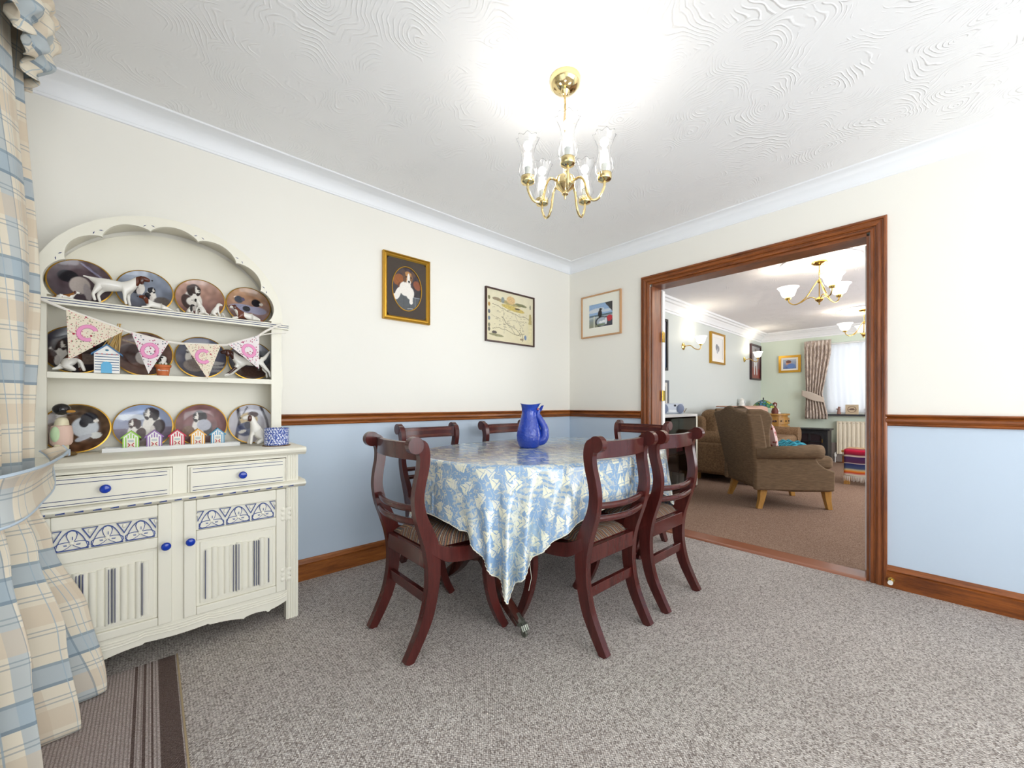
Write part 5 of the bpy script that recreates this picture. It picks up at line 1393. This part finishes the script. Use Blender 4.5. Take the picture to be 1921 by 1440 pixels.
tt = NT('teal_chenille', .9); tt.col(tt.ramp(tt.n('TexWave', {'Vector': tt.coord(), 'Scale': 9.0, 'Distortion': 4.0, 'Detail': 2.0}).outputs['Fac'], [(.25, srgb(20, 92, 112)), (.5, srgb(46, 158, 180))])); tt.bump(tt.noise(tt.coord(), 60, 2), .6, .004)
tl_ = thing('teal_throw', (1.78, -1.292, .505), math.radians(-47.9-90), 'crumpled teal throw piled on the seat of the wing armchair', 'throw')
MB().grid(lambda u, v: ((u-.5)*.44, (v-.5)*.27+.12, .022+.085*((1-abs(2*u-1)**3)*(1-abs(2*v-1)**3))**.6*(1+.14*math.sin(u*17+v*5)+.1*math.sin(v*23)), u, v), 40, 40).build('throw', tt.m, tl_, 180, fix=False, solid=.012)

# hi-fi cabinet with glass doors beside the doorway
cb = thing('media_cabinet', (1.40, 0, 0), 0, 'dark hi-fi cabinet with glass front and pale top left of the sofa', 'cabinet')
cw, cdp = .47, .42
m = MB().box(-cw, -cdp, .03, -cw+.02, -.01, .855).box(cw-.02, -cdp, .03, cw, -.01, .855).box(-cw, -.02, .03, cw, -.01, .855).box(-cw, -cdp, .0, cw, -.01, .03).box(-cw+.02, -cdp+.03, .42, cw-.02, -.02, .44)
m.build('carcass', plain('dark_cherry', (66, 34, 28), .4), cb, 0)
MB().box(-cw-.01, -cdp-.01, .855, cw+.01, -.005, .885).build('top', M['white_paint'], cb, 0, bevel=.004)
MB().box(-cw+.01, -cdp-.008, .05, -.002, -cdp, .84).box(.002, -cdp-.008, .05, cw-.01, -cdp, .84).build('glass_door', NT('smoked_glass', .03, 0, (.55, .58, .6), Transmission_Weight=1.0, IOR=1.2).m, cb, 0)
MB().box(cw-.035, -cdp-.014, .03, cw+.002, -cdp-.009, .855).build('edge_strip', M['cream'], cb, 0)
for i, (x, z, w_, h_, d_, cc, nm, ct_) in enumerate([(-.1, .44, .34, .10, .25, (70, 74, 84), 'black hi-fi unit on the cabinet shelf', 'hi-fi'), (.25, .44, .14, .20, .16, (150, 60, 70), 'red box behind the cabinet glass', 'box'), (-.12, .03, .26, .20, .2, (150, 140, 116), 'beige storage box low in the cabinet', 'box'), (.22, .03, .2, .14, .2, (196, 190, 176), 'white box low in the cabinet beside the beige one', 'box')]):
    q = box(-w_/2, -d_/2, 0, w_/2, d_/2, h_).build('stored_box', plain('box%d' % i, cc, .5), None, 0, bevel=.004); q.location = (1.40+x, -.24, z+.001); tag(q, nm, ct_)
bb = thing('boombox', (1.57, -.22, .8855), math.radians(-30), 'small silver boombox with two round speakers on the hi-fi cabinet', 'radio')
soft('case', plain('silver_plastic', (196, 204, 216), .3), bb, -.16, -.075, 0, .16, .075, .125, .02)
for s in (-1, 1):
    MB().lathe([(.001, 0), (.046, 0), (.048, .006), (.040, .010), (.001, .006)], n=24).xf(Matrix.Translation((s*.105, -.075, .062)) @ Matrix.Rotation(PI/2, 4, 'X') @ Matrix.Scale(1.15, 4, (0, 1, 0))).build('speaker', plain('speaker_blue_grey', (110, 122, 150), .5), bb)
MB().box(-.05, -.079, .02, .05, -.075, .05).build('panel', plain('light_panel', (230, 234, 240), .4), bb, 0); MB().ball((.035, -.078, .10), (.015, .006, .012), 10, 6).build('knob', M['black'], bb)
bw = thing('glass_bowl', (1.84, -.24, .8855), 0, 'clear shallow bowl of amber sweets beside the boombox', 'bowl')
MB().lathe([(.03, 0), (.05, .02), (.075, .065), (.072, .065), (.047, .023), (.001, .01)], n=24).build('bowl', M['glass'], bw)
MB().ball((0, 0, .035), (.048, .048, .018), 14, 8).build('contents', plain('amber_contents', (222, 164, 60), .6), bw)['kind'] = 'stuff'
pst = lambda a, b: paintfn([('bg', a, b, .2, 3, 21), ('e', .5, .5, .2, .28, 0, tuple(min(255, c+50) for c in a))])
picture('propped_picture', 'dark framed picture propped behind the boombox on the cabinet', 'picture', 'y', (1.74, 1.10), .50, .42, .03, .03, plain('steel_frame', (90, 94, 104), .4), pst((60, 60, 56), (110, 108, 96)), (214, 210, 200), .05, depth=.02, fprof=False)
picture('large_dark_picture', 'tall dark framed picture partly hidden behind the open white door', 'picture', 'y', (1.62, 1.766), .66, .66, .035, .035, M['black'], pst((110, 130, 160), (160, 150, 160)), depth=.03, fprof=False)
picture('drawing_in_gilt_frame', 'gilt framed pencil drawing of dogs between the two wall lights', 'picture', 'y', (3.60, 1.875), .56, .485, .022, .03, M['gold'], paintfn([('bg', (236, 234, 230), (238, 238, 236), .01, 3, 5), ('e', .45, .55, .12, .16, 0, (120, 124, 134)), ('e', .6, .5, .10, .14, 0, (140, 142, 150)), ('e', .5, .38, .08, .12, 0, (176, 178, 184))]), (240, 238, 232), .05, depth=.035, fprof=False)
picture('horse_picture', 'dark framed picture of a white legged animal on red ground, near room corner', 'picture', 'y', (5.42, 1.785), .56, .66, .03, .03, plain('dark_plum_frame', (54, 26, 32), .4), paintfn([('bg', (120, 40, 34), (150, 150, 160), .1, 3, 6), ('p', [(0, 0), (1, 0), (1, .3), (0, .34)], (138, 46, 38)), ('e', .5, .55, .22, .16, 0, (206, 206, 212)), ('e', .5, .8, .10, .12, 0, (90, 66, 64)), ('l', [(.4, .5), (.38, .16)], .07, (226, 226, 230)), ('l', [(.62, .5), (.66, .16)], .07, (210, 210, 218))]), depth=.035, fprof=False)
picture('gilt_framed_photo', 'small square gilt framed photo on the green end wall', 'picture', 'x', (-.478, 1.745), .345, .315, .045, .04, M['gold'], paintfn([('bg', (70, 100, 160), (180, 190, 200), .15, 3, 9), ('e', .42, .6, .2, .25, 0, (206, 150, 118)), ('e', .42, .74, .2, .15, 0, (110, 66, 50)), ('e', .6, .3, .3, .25, 0, (96, 130, 190))]), (240, 238, 230), .03, depth=.03, fprof=False, wall=FX)
# wall lights
def walllight(x, z, label):
    t = thing('wall_light', (x, 0, z), 0, label, 'wall light', 'wall lights on the far room left wall')
    MB().lathe([(.001, 0), (.048, 0), (.050, .006), (.038, .014), (.018, .020), (.008, .034), (.001, .036)], n=24).xf(Matrix.Rotation(PI/2, 4, 'X')).build('back_plate', M['brass'], t)
    p = smoothprof([(.0, -.03, 0), (.02, -.09, .004), (.05, -.13, -.035), (.10, -.16, -.05), (.15, -.17, -.03), (.165, -.17, .015)], 5)
    MB().tube(p, .006, 8).build('arm', M['brass'], t)
    o = (.165, -.17, .01)
    MB().lathe([(.001, 0), (.022, .004), (.026, .018), (.022, .026), (.001, .028)], o, 20).build('cup', M['brass'], t)
    MB().lathe([(.024, .022), (.044, .040), (.058, .070), (.064, .100), (.080, .125), (.077, .126), (.060, .100), (.054, .070), (.040, .043), (.020, .026)], o, 28).build('shade', M['opal'], t)
    pl = bpy.data.lights.new('lamp_light', 'POINT'); pl.energy = 1.3; pl.color = (1, .88, .68); pl.shadow_soft_size = .04
    lo = bpy.data.objects.new('lamp_light', pl); col.objects.link(lo); lo.parent = t; lo.location = (o[0], o[1], o[2]+.15)
walllight(2.44, 1.80, 'brass wall light with lit opal shade nearest the doorway, left of the drawing')
walllight(4.86, 1.80, 'brass wall light with lit opal shade in front of the horse picture')
# three arm ceiling lights under plaster roses
def ceil3(x, y, a0, label, S=1.0):
    rz_ = struct(MB().lathe([(.001, 0), (.30, 0), (.31, -.008), (.29, -.014), (.25, -.008), (.20, -.012), (.17, -.006), (.10, -.014), (.09, -.006), (.001, -.006)], (x, y, CZ), 48).build('trim_6', M['cornice']))
    t = thing('ceiling_light', (x, y, CZ-.006), 0, label, 'ceiling light', 'three arm ceiling lights of the far room')
    MB().lathe([(.001, 0), (.060, 0), (.062, -.010), (.045, -.024), (.012, -.032), (.001, -.034)], n=28).build('ceiling_plate', M['brass'], t)
    MB().tube([(0, 0, -.03), (.010, 0, -.07), (-.010, 0, -.11), (.008, 0, -.15), (0, 0, -.17), (0, 0, -.33)], .005, 8).lathe([(.001, -.16), (.012, -.165), (.014, -.19), (.006, -.20), (.001, -.20)], n=16).build('stem', M['brass'], t)
    MB().lathe([(.001, -.325), (.012, -.33), (.03, -.345), (.034, -.355), (.018, -.372), (.006, -.38), (.005, -.40), (.001, -.402)], n=24).build('hub', M['brass'], t)
    for k in range(3):
        a = a0+2*PI*k/3; ca, sa = math.cos(a), math.sin(a)
        p = smoothprof([(.01, -.17), (.05, -.23), (.10, -.31), (.16, -.36), (.20, -.365), (.235, -.34), (.245, -.31)], 5)
        ar = MB().tube([(r_*ca, r_*sa, z) for r_, z in p], .0055, 8).build('arm', M['brass'], t)
        p = smoothprof([(.02, -.35), (.05, -.325), (.09, -.325), (.14, -.355), (.19, -.366)], 5)
        MB().tube([(r_*ca, r_*sa, z) for r_, z in p], .0045, 8).build('scroll', M['brass'], ar)
        o = (.245*ca, .245*sa, -.315)
        MB().lathe([(.001, 0), (.022, .004), (.028, .018), (.022, .028), (.001, .03)], o, 20).build('cup', M['brass'], ar)
        MB().lathe([(.024, .024), (.050, .040), (.062, .070), (.070, .100), (.092, .125), (.089, .126), (.066, .100), (.058, .070), (.046, .043), (.020, .028)], o, 28).build('shade', M['opal'], ar)
        pl = bpy.data.lights.new('lamp_light', 'POINT'); pl.energy = 1.3; pl.color = (1, .88, .7); pl.shadow_soft_size = .04
        lo = bpy.data.objects.new('lamp_light', pl); col.objects.link(lo); lo.parent = ar; lo.location = (o[0], o[1], o[2]+.16)
ceil3(1.636, -1.658, math.radians(-28), 'three arm brass ceiling light with opal shades nearest the doorway')
ceil3(4.45, -1.665, math.radians(10), 'three arm brass ceiling light at the far end of the sitting room')

# far window: sheer, curtain, sill ornaments
nt = NT('sheer_net', .6, 0, srgb(246, 248, 252), Transmission_Weight=0.0); nt.b.inputs['Alpha'].default_value = .82
nt.t.links.new(nt.mth('ADD', .95, 0), nt.b.inputs['Alpha'])
tr_ = nt.n('BsdfTranslucent', {'Color': (.80, .82, .85)}); mx_ = nt.n('MixShader', {0: .65, 1: nt.b.outputs[0], 2: tr_.outputs[0]})
out_ = [n for n in nt.t.nodes if n.type == 'OUTPUT_MATERIAL'][0]; nt.t.links.new(mx_.outputs[0], out_.inputs[0])
sn = thing('net_curtain', (FX-.045, -1.5, 0), 0, 'white sheer net curtain across the far window', 'net curtain')
MB().grid(lambda u, v: (.020*math.sin(u*75+.6*math.sin(v*5))+.012*math.sin(u*31), .53-1.75*u, 2.03-1.17*v, u, v), 200, 20).build('net', nt.m, sn, 180, fix=False)
MB().tube([(0, .56, 2.045), (0, -1.2, 2.045)], .010, 10).build('rod', M['white_paint'], sn)
struct(MB().box(FX-.09, WY1+.0, WZ0-.035, FX+.11, WY0+.02, WZ0-.008).build('trim_7', plain('dark_sill', (52, 54, 62), .4), smooth=0))
fc = NT('grey_tree_print_cotton', .85); v_ = fc.n('UVMap').outputs[0]
s_ = fc.n('SeparateXYZ', {'Vector': v_})
nn_ = fc.noise(fc.n('Mapping', {'Vector': v_, 'Scale': (24, 7, 1)}).outputs[0], 1.2, 4, .7)
fc.col(fc.ramp(nn_, [(.42, srgb(224, 212, 200)), (.52, srgb(200, 182, 168)), (.58, srgb(132, 116, 112)), (.66, srgb(222, 210, 198))]))
def far_curtain(y0, y1, sg, label):
    t = thing('printed_curtain', (FX-.10, (y0+y1)/2, 0), 0, label, 'curtain')
    yc = (y0+y1)/2; hw0 = abs(y1-y0)/2
    def f(u, v):
        z = 2.12-1.38*v
        h = hw0*(1 if z > 1.9 else lerp(1, .62, min(1, (1.9-z)/.72)) if z > 1.18 else lerp(.62, .85, min(1, (1.18-z)/.35)))
        edge = -sg*hw0
        y = edge*(1-(1-h/hw0)*.35)+sg*2*h*u
        am = .022 if v > .05 else .010
        return (am*math.sin(u*2*PI*7), y, z, u, z)
    MB().grid(f, 120, 40).build('drape', fc.m, t, 180, fix=False, solid=.003)
    MB().grid(lambda u, v: (-.045-.02*math.sin(PI*u), -sg*(hw0+.03)+sg*(2*hw0+.02)*u*.80, 1.20-.13*u+(v-.5)*(.09+.05*math.sin(PI*min(1, u*1.1))), u, v), 20, 8).build('tieback', plain('beige_tieback', (208, 194, 180), .8), t, 180, fix=False, solid=.006)
    return t
far_curtain(-.72, -1.10, -1, 'grey floral printed curtain with beige tieback left of the far window')
def sill_item(y, label, fnb):
    t = thing('sill_ornament', (FX-.06, y, WZ0-.0078), 0, label, 'ornament'); fnb(t); return t
ob = plain('pinkish_resin', (150, 112, 100), .6)
def fig(t):
    MB().lathe([(.001, 0), (.030, .002), (.028, .03), (.022, .06), (.026, .085), (.012, .10), (.018, .12), (.001, .135)], n=14).build('figure', ob, t)
    MB().ball((0, .022, .09), (.010, .018, .010), 8, 6).ball((0, -.022, .115), (.010, .014, .010), 8, 6).build('arm', ob, t)
sill_item(-1.20, 'small brown figurine left of the plaque on the far windowsill', fig)
sill_item(-1.56, 'small brown figurine right of the plaque on the far windowsill', fig)
def plq(t):
    t.location.x = FX-.055
    MB().box(-.010, -.085, 0, .010, .085, .165).build('plaque', plain('plaque_wood', (206, 186, 156), .6), t, 0, bevel=.004)
    MB().tube([(-.012, .055*math.cos(2*PI*k/32), .085+.05*math.sin(2*PI*k/32)) for k in range(33)], .003, 6).box(-.0125, -.045, .075, -.010, .045, .085).prism([(-.03, .085), (.03, .085), (.012, .105), (-.005, .098), (-.015, .112)], 'x', -.0125, -.010).build('carved_emblem', plain('carved_dark', (110, 84, 74), .6), t)
sill_item(-1.37, 'square pale wooden plaque with round emblem on the far windowsill', plq)
# radiator
rd = thing('radiator', (FX-.02, -1.75, 0), 0, 'cream ribbed radiator under the far window behind the striped blanket', 'radiator')
secs = []
for k in range(101):
    y = .57-1.14*k/100; q = .008*(1 if (k % 5) > 1 else 0)
    secs.append([(-.060-q, y, .15), (-.060-q, y, .70), (-.045, y, .70), (-.045, y, .15)])
MB().loft(secs).build('panel', plain('cream_radiator', (232, 222, 200), .4), rd, 0)
MB().box(-.07, -.57, .698, -.006, .57, .712).box(-.07, .565, .15, -.006, .575, .712).box(-.07, -.575, .15, -.006, -.565, .712).box(-.015, -.50, .2, .018, -.46, .6).box(-.015, .46, .2, .018, .50, .6).build('casing', plain('cream_radiator', (232, 222, 200), .4), rd, 0)
mg = MB()
for k in range(24): mg.box(-.0705, .55-.047*k, .672, -.0685, .528-.047*k, .680)
mg.build('grille_slots', plain('slot_grey', (176, 164, 146), .6), rd, 0)
MB().tube([(-.05, .60, .0), (-.05, .60, .17), (-.04, .57, .18)], .008, 8).build('pipe', M['white_paint'], rd)
MB().lathe([(.001, 0), (.018, 0), (.02, .05), (.001, .055)], (-.05, .60, .10), 14).build('valve', M['white'], rd)
# stove with slab and hearth
sx = FX-.34
st = thing('electric_stove', (sx, -.87, .0165), 0, 'black stove heater with small arched window panes against the green wall', 'stove')
bk_ = plain('stove_black', (32, 34, 38), .45)
MB().box(-.15, -.25, .09, .15, .25, .545).build('body', bk_, st, 0, bevel=.006)
MB().box(-.18, -.28, .545, .17, .28, .57).build('top_plate', bk_, st, 0, bevel=.008)
for yy in (-.23, .23):
    for xx in (-.13, .13): MB().tube([(xx, yy, .10), (xx*1.1, yy*1.10, .0)], [.02, .014], 8).build('leg', bk_, st)
dd = MB(); dd.box(-.162, -.19, .10, -.150, .19, .19); dd.box(-.166, -.19, .155, -.162, .19, .165); dd.build('ash_door', bk_, st, 0, bevel=.003)
o1 = [(-.20, .21), (-.20, .46)]+[(-.20*math.cos(PI*k/12), .46+.05*math.sin(PI*k/12)) for k in range(1, 12)]+[(.20, .46), (.20, .21), (-.20, .21)]
o2 = [(-.165, .24), (-.165, .44)]+[(-.165*math.cos(PI*k/12), .44+.045*math.sin(PI*k/12)) for k in range(1, 12)]+[(.165, .44), (.165, .24), (-.165, .24)]
dr_ = MB().ribbon(o1, o2, 'x', -.168, -.150).box(-.166, -.012, .24, -.150, .012, .48).box(-.166, -.165, .345, -.150, .165, .36).build('fire_door', bk_, st, 0)
MB().prism(o2[:-1], 'x', -.153, -.1505).build('window', NT('stove_glass', .08, 0, srgb(52, 44, 48)).m, dr_, 0)
MB().tube([(-.175, -.178, .34), (-.175, -.178, .40)], .006, 8).build('handle', M['brass'], dr_)
sl = MB().box(-.012, -.52, 0, .012, .18, .325).build('backing_slab', NT('grey_slate', .7, 0, srgb(140, 130, 124)).m, None, 0, bevel=.003); sl.location = (FX-.045, -.72, .0125); tag(sl, 'low grey stone slab against the wall behind the stove', 'slab')
hr = MB().box(-.30, -.41, 0, .30, .18, .012).build('hearth', plain('pale_hearth', (186, 168, 156), .6), None, 0, bevel=.003); hr.location = (FX-.325, -.72, .0005); tag(hr, 'thin pale hearth board under the black stove', 'hearth')
# corner chest, lamp, ornaments
cc_ = thing('corner_chest', (5.46, -.315, 0), 0, 'light wood bow fronted chest of small drawers behind the sofa arm', 'chest of drawers')
rr2 = .26
MB().prism([(-.20, .28), (.20, .28), (.20, -.08)]+[(.20*math.cos(a), -.08+.12*math.sin(a)*1.0) for a in [-PI*k/12 for k in range(1, 12)]]+[(-.20, -.08)], 'z', .02, .80).build('body', M['oak_light'], cc_, 30)
MB().prism([(-.24, .30), (.24, .30), (.24, -.09)]+[(.24*math.cos(a), -.09+.14*math.sin(a)) for a in [-PI*k/12 for k in range(1, 12)]]+[(-.24, -.09)], 'z', .80, .83).build('top', M['oak_light'], cc_, 30, bevel=.004)
for j in range(5):
    for ia, a in enumerate((-2.6, -2.05, -1.5, -.9)):
        x, y = .202*math.cos(a), -.08+.125*math.sin(a); z = .70-.145*j
        d_ = MB().box(-.045, -.006, -.058, .045, .004, .058).xf(Matrix.Translation((x, y, z)) @ Matrix.Rotation(a+PI/2, 4, 'Z')).build('drawer', M['oak_light'], cc_, 0, bevel=.003)
        MB().ball((x+.012*math.cos(a), y+.012*math.sin(a), z), .013, 8, 6).build('knob', plain('iron_knob', (60, 52, 50), .5), d_)
for xx in (-.15, .15):
    for yy in (-.08, .22): MB().box(xx-.02, yy-.02, 0, xx+.02, yy+.02, .02).build('foot', M['oak_light'], cc_, 0)
wm = thing('white_figurine', (5.40, -.38, .8305), 0, 'small white figurine on the light wood corner chest', 'figurine')
MB().lathe([(.001, 0), (.05, .0), (.045, .02), (.02, .04), (.024, .07), (.012, .09), (.001, .10)], n=16).build('figure', M['white'], wm); MB().ball((0, .04, .03), (.03, .04, .025), 10, 6).build('base_rock', M['white'], wm)
tl2 = thing('stained_glass_lamp', (5.10, -.32, .8305), 0, 'stained glass table lamp with green and blue shade in the far corner', 'table lamp')
lt = thing('side_table', (5.10, -.15, 0), 0, 'dark side table in the far corner behind the sofa', 'table'); lt.location = (4.97, -.27, 0)
tl2.location = (4.97, -.27, .7205)
MB().lathe([(.001, .69), (.20, .69), (.205, .705), (.20, .72), (.001, .72)], n=28).build('table_top', M['mahogany_dark'], lt)
MB().lathe([(.001, 0), (.15, 0), (.15, .02), (.03, .04), (.025, .69), (.001, .69)], n=20).build('pedestal', M['mahogany_dark'], lt)
sg = NT('stained_glass', .2); vo_ = sg.n('TexVoronoi', {'Vector': sg.coord(), 'Scale': 22.0}); sc_ = sg.n('SeparateColor', {'Color': vo_.outputs['Color']})
edg = sg.n('TexVoronoi', {'Vector': sg.coord(), 'Scale': 22.0}, feature='DISTANCE_TO_EDGE').outputs[0]
sg.col(sg.mix(sg.mth('LESS_THAN', edg, .06), sg.ramp(sc_.outputs[0], [(0, srgb(60, 130, 90)), (.35, srgb(170, 180, 70)), (.55, srgb(60, 120, 150)), (.75, srgb(90, 150, 90)), (.9, srgb(190, 150, 60))], 'CONSTANT'), srgb(30, 30, 30)))
MB().lathe([(.001, 0), (.07, 0), (.06, .02), (.02, .04), (.03, .10), (.05, .15), (.045, .20), (.012, .23), (.010, .26), (.001, .26)], n=20).build('base', plain('bronze_figure', (92, 50, 38), .4), tl2)
MB().lathe([(.165, .215), (.155, .26), (.11, .31), (.05, .345), (.012, .355), (.010, .353), (.048, .341), (.107, .306), (.151, .257), (.161, .215)], n=32).build('lamp_shade', sg.m, tl2)
MB().lathe([(.001, .35), (.012, .352), (.006, .37), (.012, .382), (.001, .40)], n=12).build('finial', M['black'], tl2)
bd = thing('bronze_figurine', (5.18, -.38, .8305), 0, 'reddish brown figurine with white face in front of the stained glass lamp', 'figurine'); bd.location = (5.30, -.36, .8305)
MB().lathe([(.001, 0), (.05, .0), (.055, .04), (.04, .09), (.02, .12), (.034, .15), (.036, .185), (.001, .21)], n=18).build('figure', plain('reddish_bronze', (120, 60, 46), .5), bd)
MB().ball((-.028, -.012, .155), (.012, .014, .024), 10, 8).build('face', plain('pale_face', (224, 206, 200), .5), bd)
wl = thing('windowsill_shelf', (0, 0, 0)); bpy.data.objects.remove(wl)
shf = MB().box(-.45, -.11, 0, .45, 0, .02).build('narrow_shelf', M['white_paint'], None, 0); shf.location = (4.30, -.012, .86); tag(shf, 'narrow white shelf on the wall behind the sofa', 'shelf')
lh = thing('lighthouse_ornament', (4.52, -.07, .8805), 0, 'white lighthouse ornament behind the sofa near the corner', 'ornament')
MB().lathe([(.001, 0), (.062, 0), (.060, .02), (.046, .13), (.045, .135), (.058, .138), (.058, .146), (.036, .148), (.036, .19), (.044, .193), (.02, .215), (.001, .225)], n=20).build('tower', M['white'], lh)
MB().box(-.012, -.056, .03, .012, -.048, .06).build('doorway', plain('lighthouse_grey', (150, 150, 156), .5), lh, 0)
pfm = thing('small_photo_frame', (4.66, -.05, .8805), 0, 'small silver photo frame right of the lighthouse ornament', 'photo frame')
MB().box(-.06, -.012, 0, .06, 0, .17).build('frame', plain('silver_frame', (206, 212, 224), .2), pfm, 0, bevel=.003); MB().box(-.045, -.0135, .015, .045, -.012, .155).build('photo', plain('blue_photo', (90, 100, 150), .3), pfm, 0)
for i, x in enumerate((4.02, 4.14)):
    q = MB().lathe([(.001, 0), (.020, 0), (.016, .03), (.012, .07), (.001, .12-.02*i)], n=14).build('sage_cone_ornament', plain('sage', (196, 206, 186), .6)); q.location = (x, -.07, .8805); tag(q, ('taller' if i == 0 else 'shorter')+' pale green cone ornament left of the lighthouse', 'ornament')
# coffee table with striped blanket and book
cf = thing('coffee_table', (3.62, -2.02, 0), 0, 'low wooden coffee table with splayed pale legs right of the armchair', 'coffee table')
MB().box(-.19, -.46, .395, .34, .46, .425).build('table_top', M['oak_light'], cf, 0, bevel=.004)
for x in (-.15, .30):
    for y in (-.41, .41): MB().box(x-.028, y-.028, 0, x+.028, y+.028, .395).build('leg', M['oak_light'], cf, 0)
se_ = NT('serape_stripes', .95); u_ = se_.n('SeparateXYZ', {'Vector': se_.n('UVMap').outputs[0]}).outputs[1]
se_.col(se_.ramp(u_, [(0, srgb(150, 20, 50)), (.10, srgb(196, 20, 60)), (.24, srgb(110, 14, 44)), (.30, srgb(226, 206, 190)), (.32, srgb(66, 34, 86)), (.52, srgb(84, 40, 72)), (.545, srgb(222, 204, 190)), (.56, srgb(30, 40, 96)), (.72, srgb(70, 84, 120)), (.77, srgb(200, 190, 150)), (.82, srgb(240, 150, 50)), (.88, srgb(206, 54, 30)), (.95, srgb(224, 216, 200))]))
sb_ = thing('striped_blanket', (3.62, -2.02, .426), 0, 'red purple and orange striped woven blanket over the coffee table end', 'blanket')
def ser(u, v):
    y = .43-.86*u; s = v*.52
    if s < .20: x, z = .0-s, .006
    else: x, z = -.204-.012*math.sin((s-.2)*9), .004-(s-.20)
    return (x, y, z+.002*math.sin(u*30), u, max(0, (s-.17)/.35))
MB().grid(ser, 40, 40).build('blanket', se_.m, sb_, 180, fix=False, solid=.006)
fg = MB(); rr_ = random.Random(9)
for k in range(90):
    y = .43-.86*k/89; fg.tube([(-.213, y, -.315), (-.216+rr_.uniform(-.01, .004), y+rr_.uniform(-.006, .006), -.375+rr_.uniform(-.01, .01))], [.003, .0015], 4)
fg.build('fringe', plain('white_fringe', (226, 222, 214), .9), sb_)['kind'] = 'stuff'
bk2 = thing('coffee_table_book', (3.66, -2.02, .4395), .05, 'pale blue grey book lying on the striped blanket', 'book')
MB().box(-.14, -.28, 0, .14, .24, .004).box(-.14, -.28, .018, .14, .24, .022).build('cover', plain('book_navy', (50, 60, 84), .4), bk2, 0)
MB().box(-.136, -.276, .004, .136, .236, .018).build('pages', plain('book_pages', (230, 228, 222), .8), bk2, 0); MB().box(-.12, -.26, .022, .12, .22, .0226).build('cover_art', plain('book_light', (206, 216, 226), .3), bk2, 0)
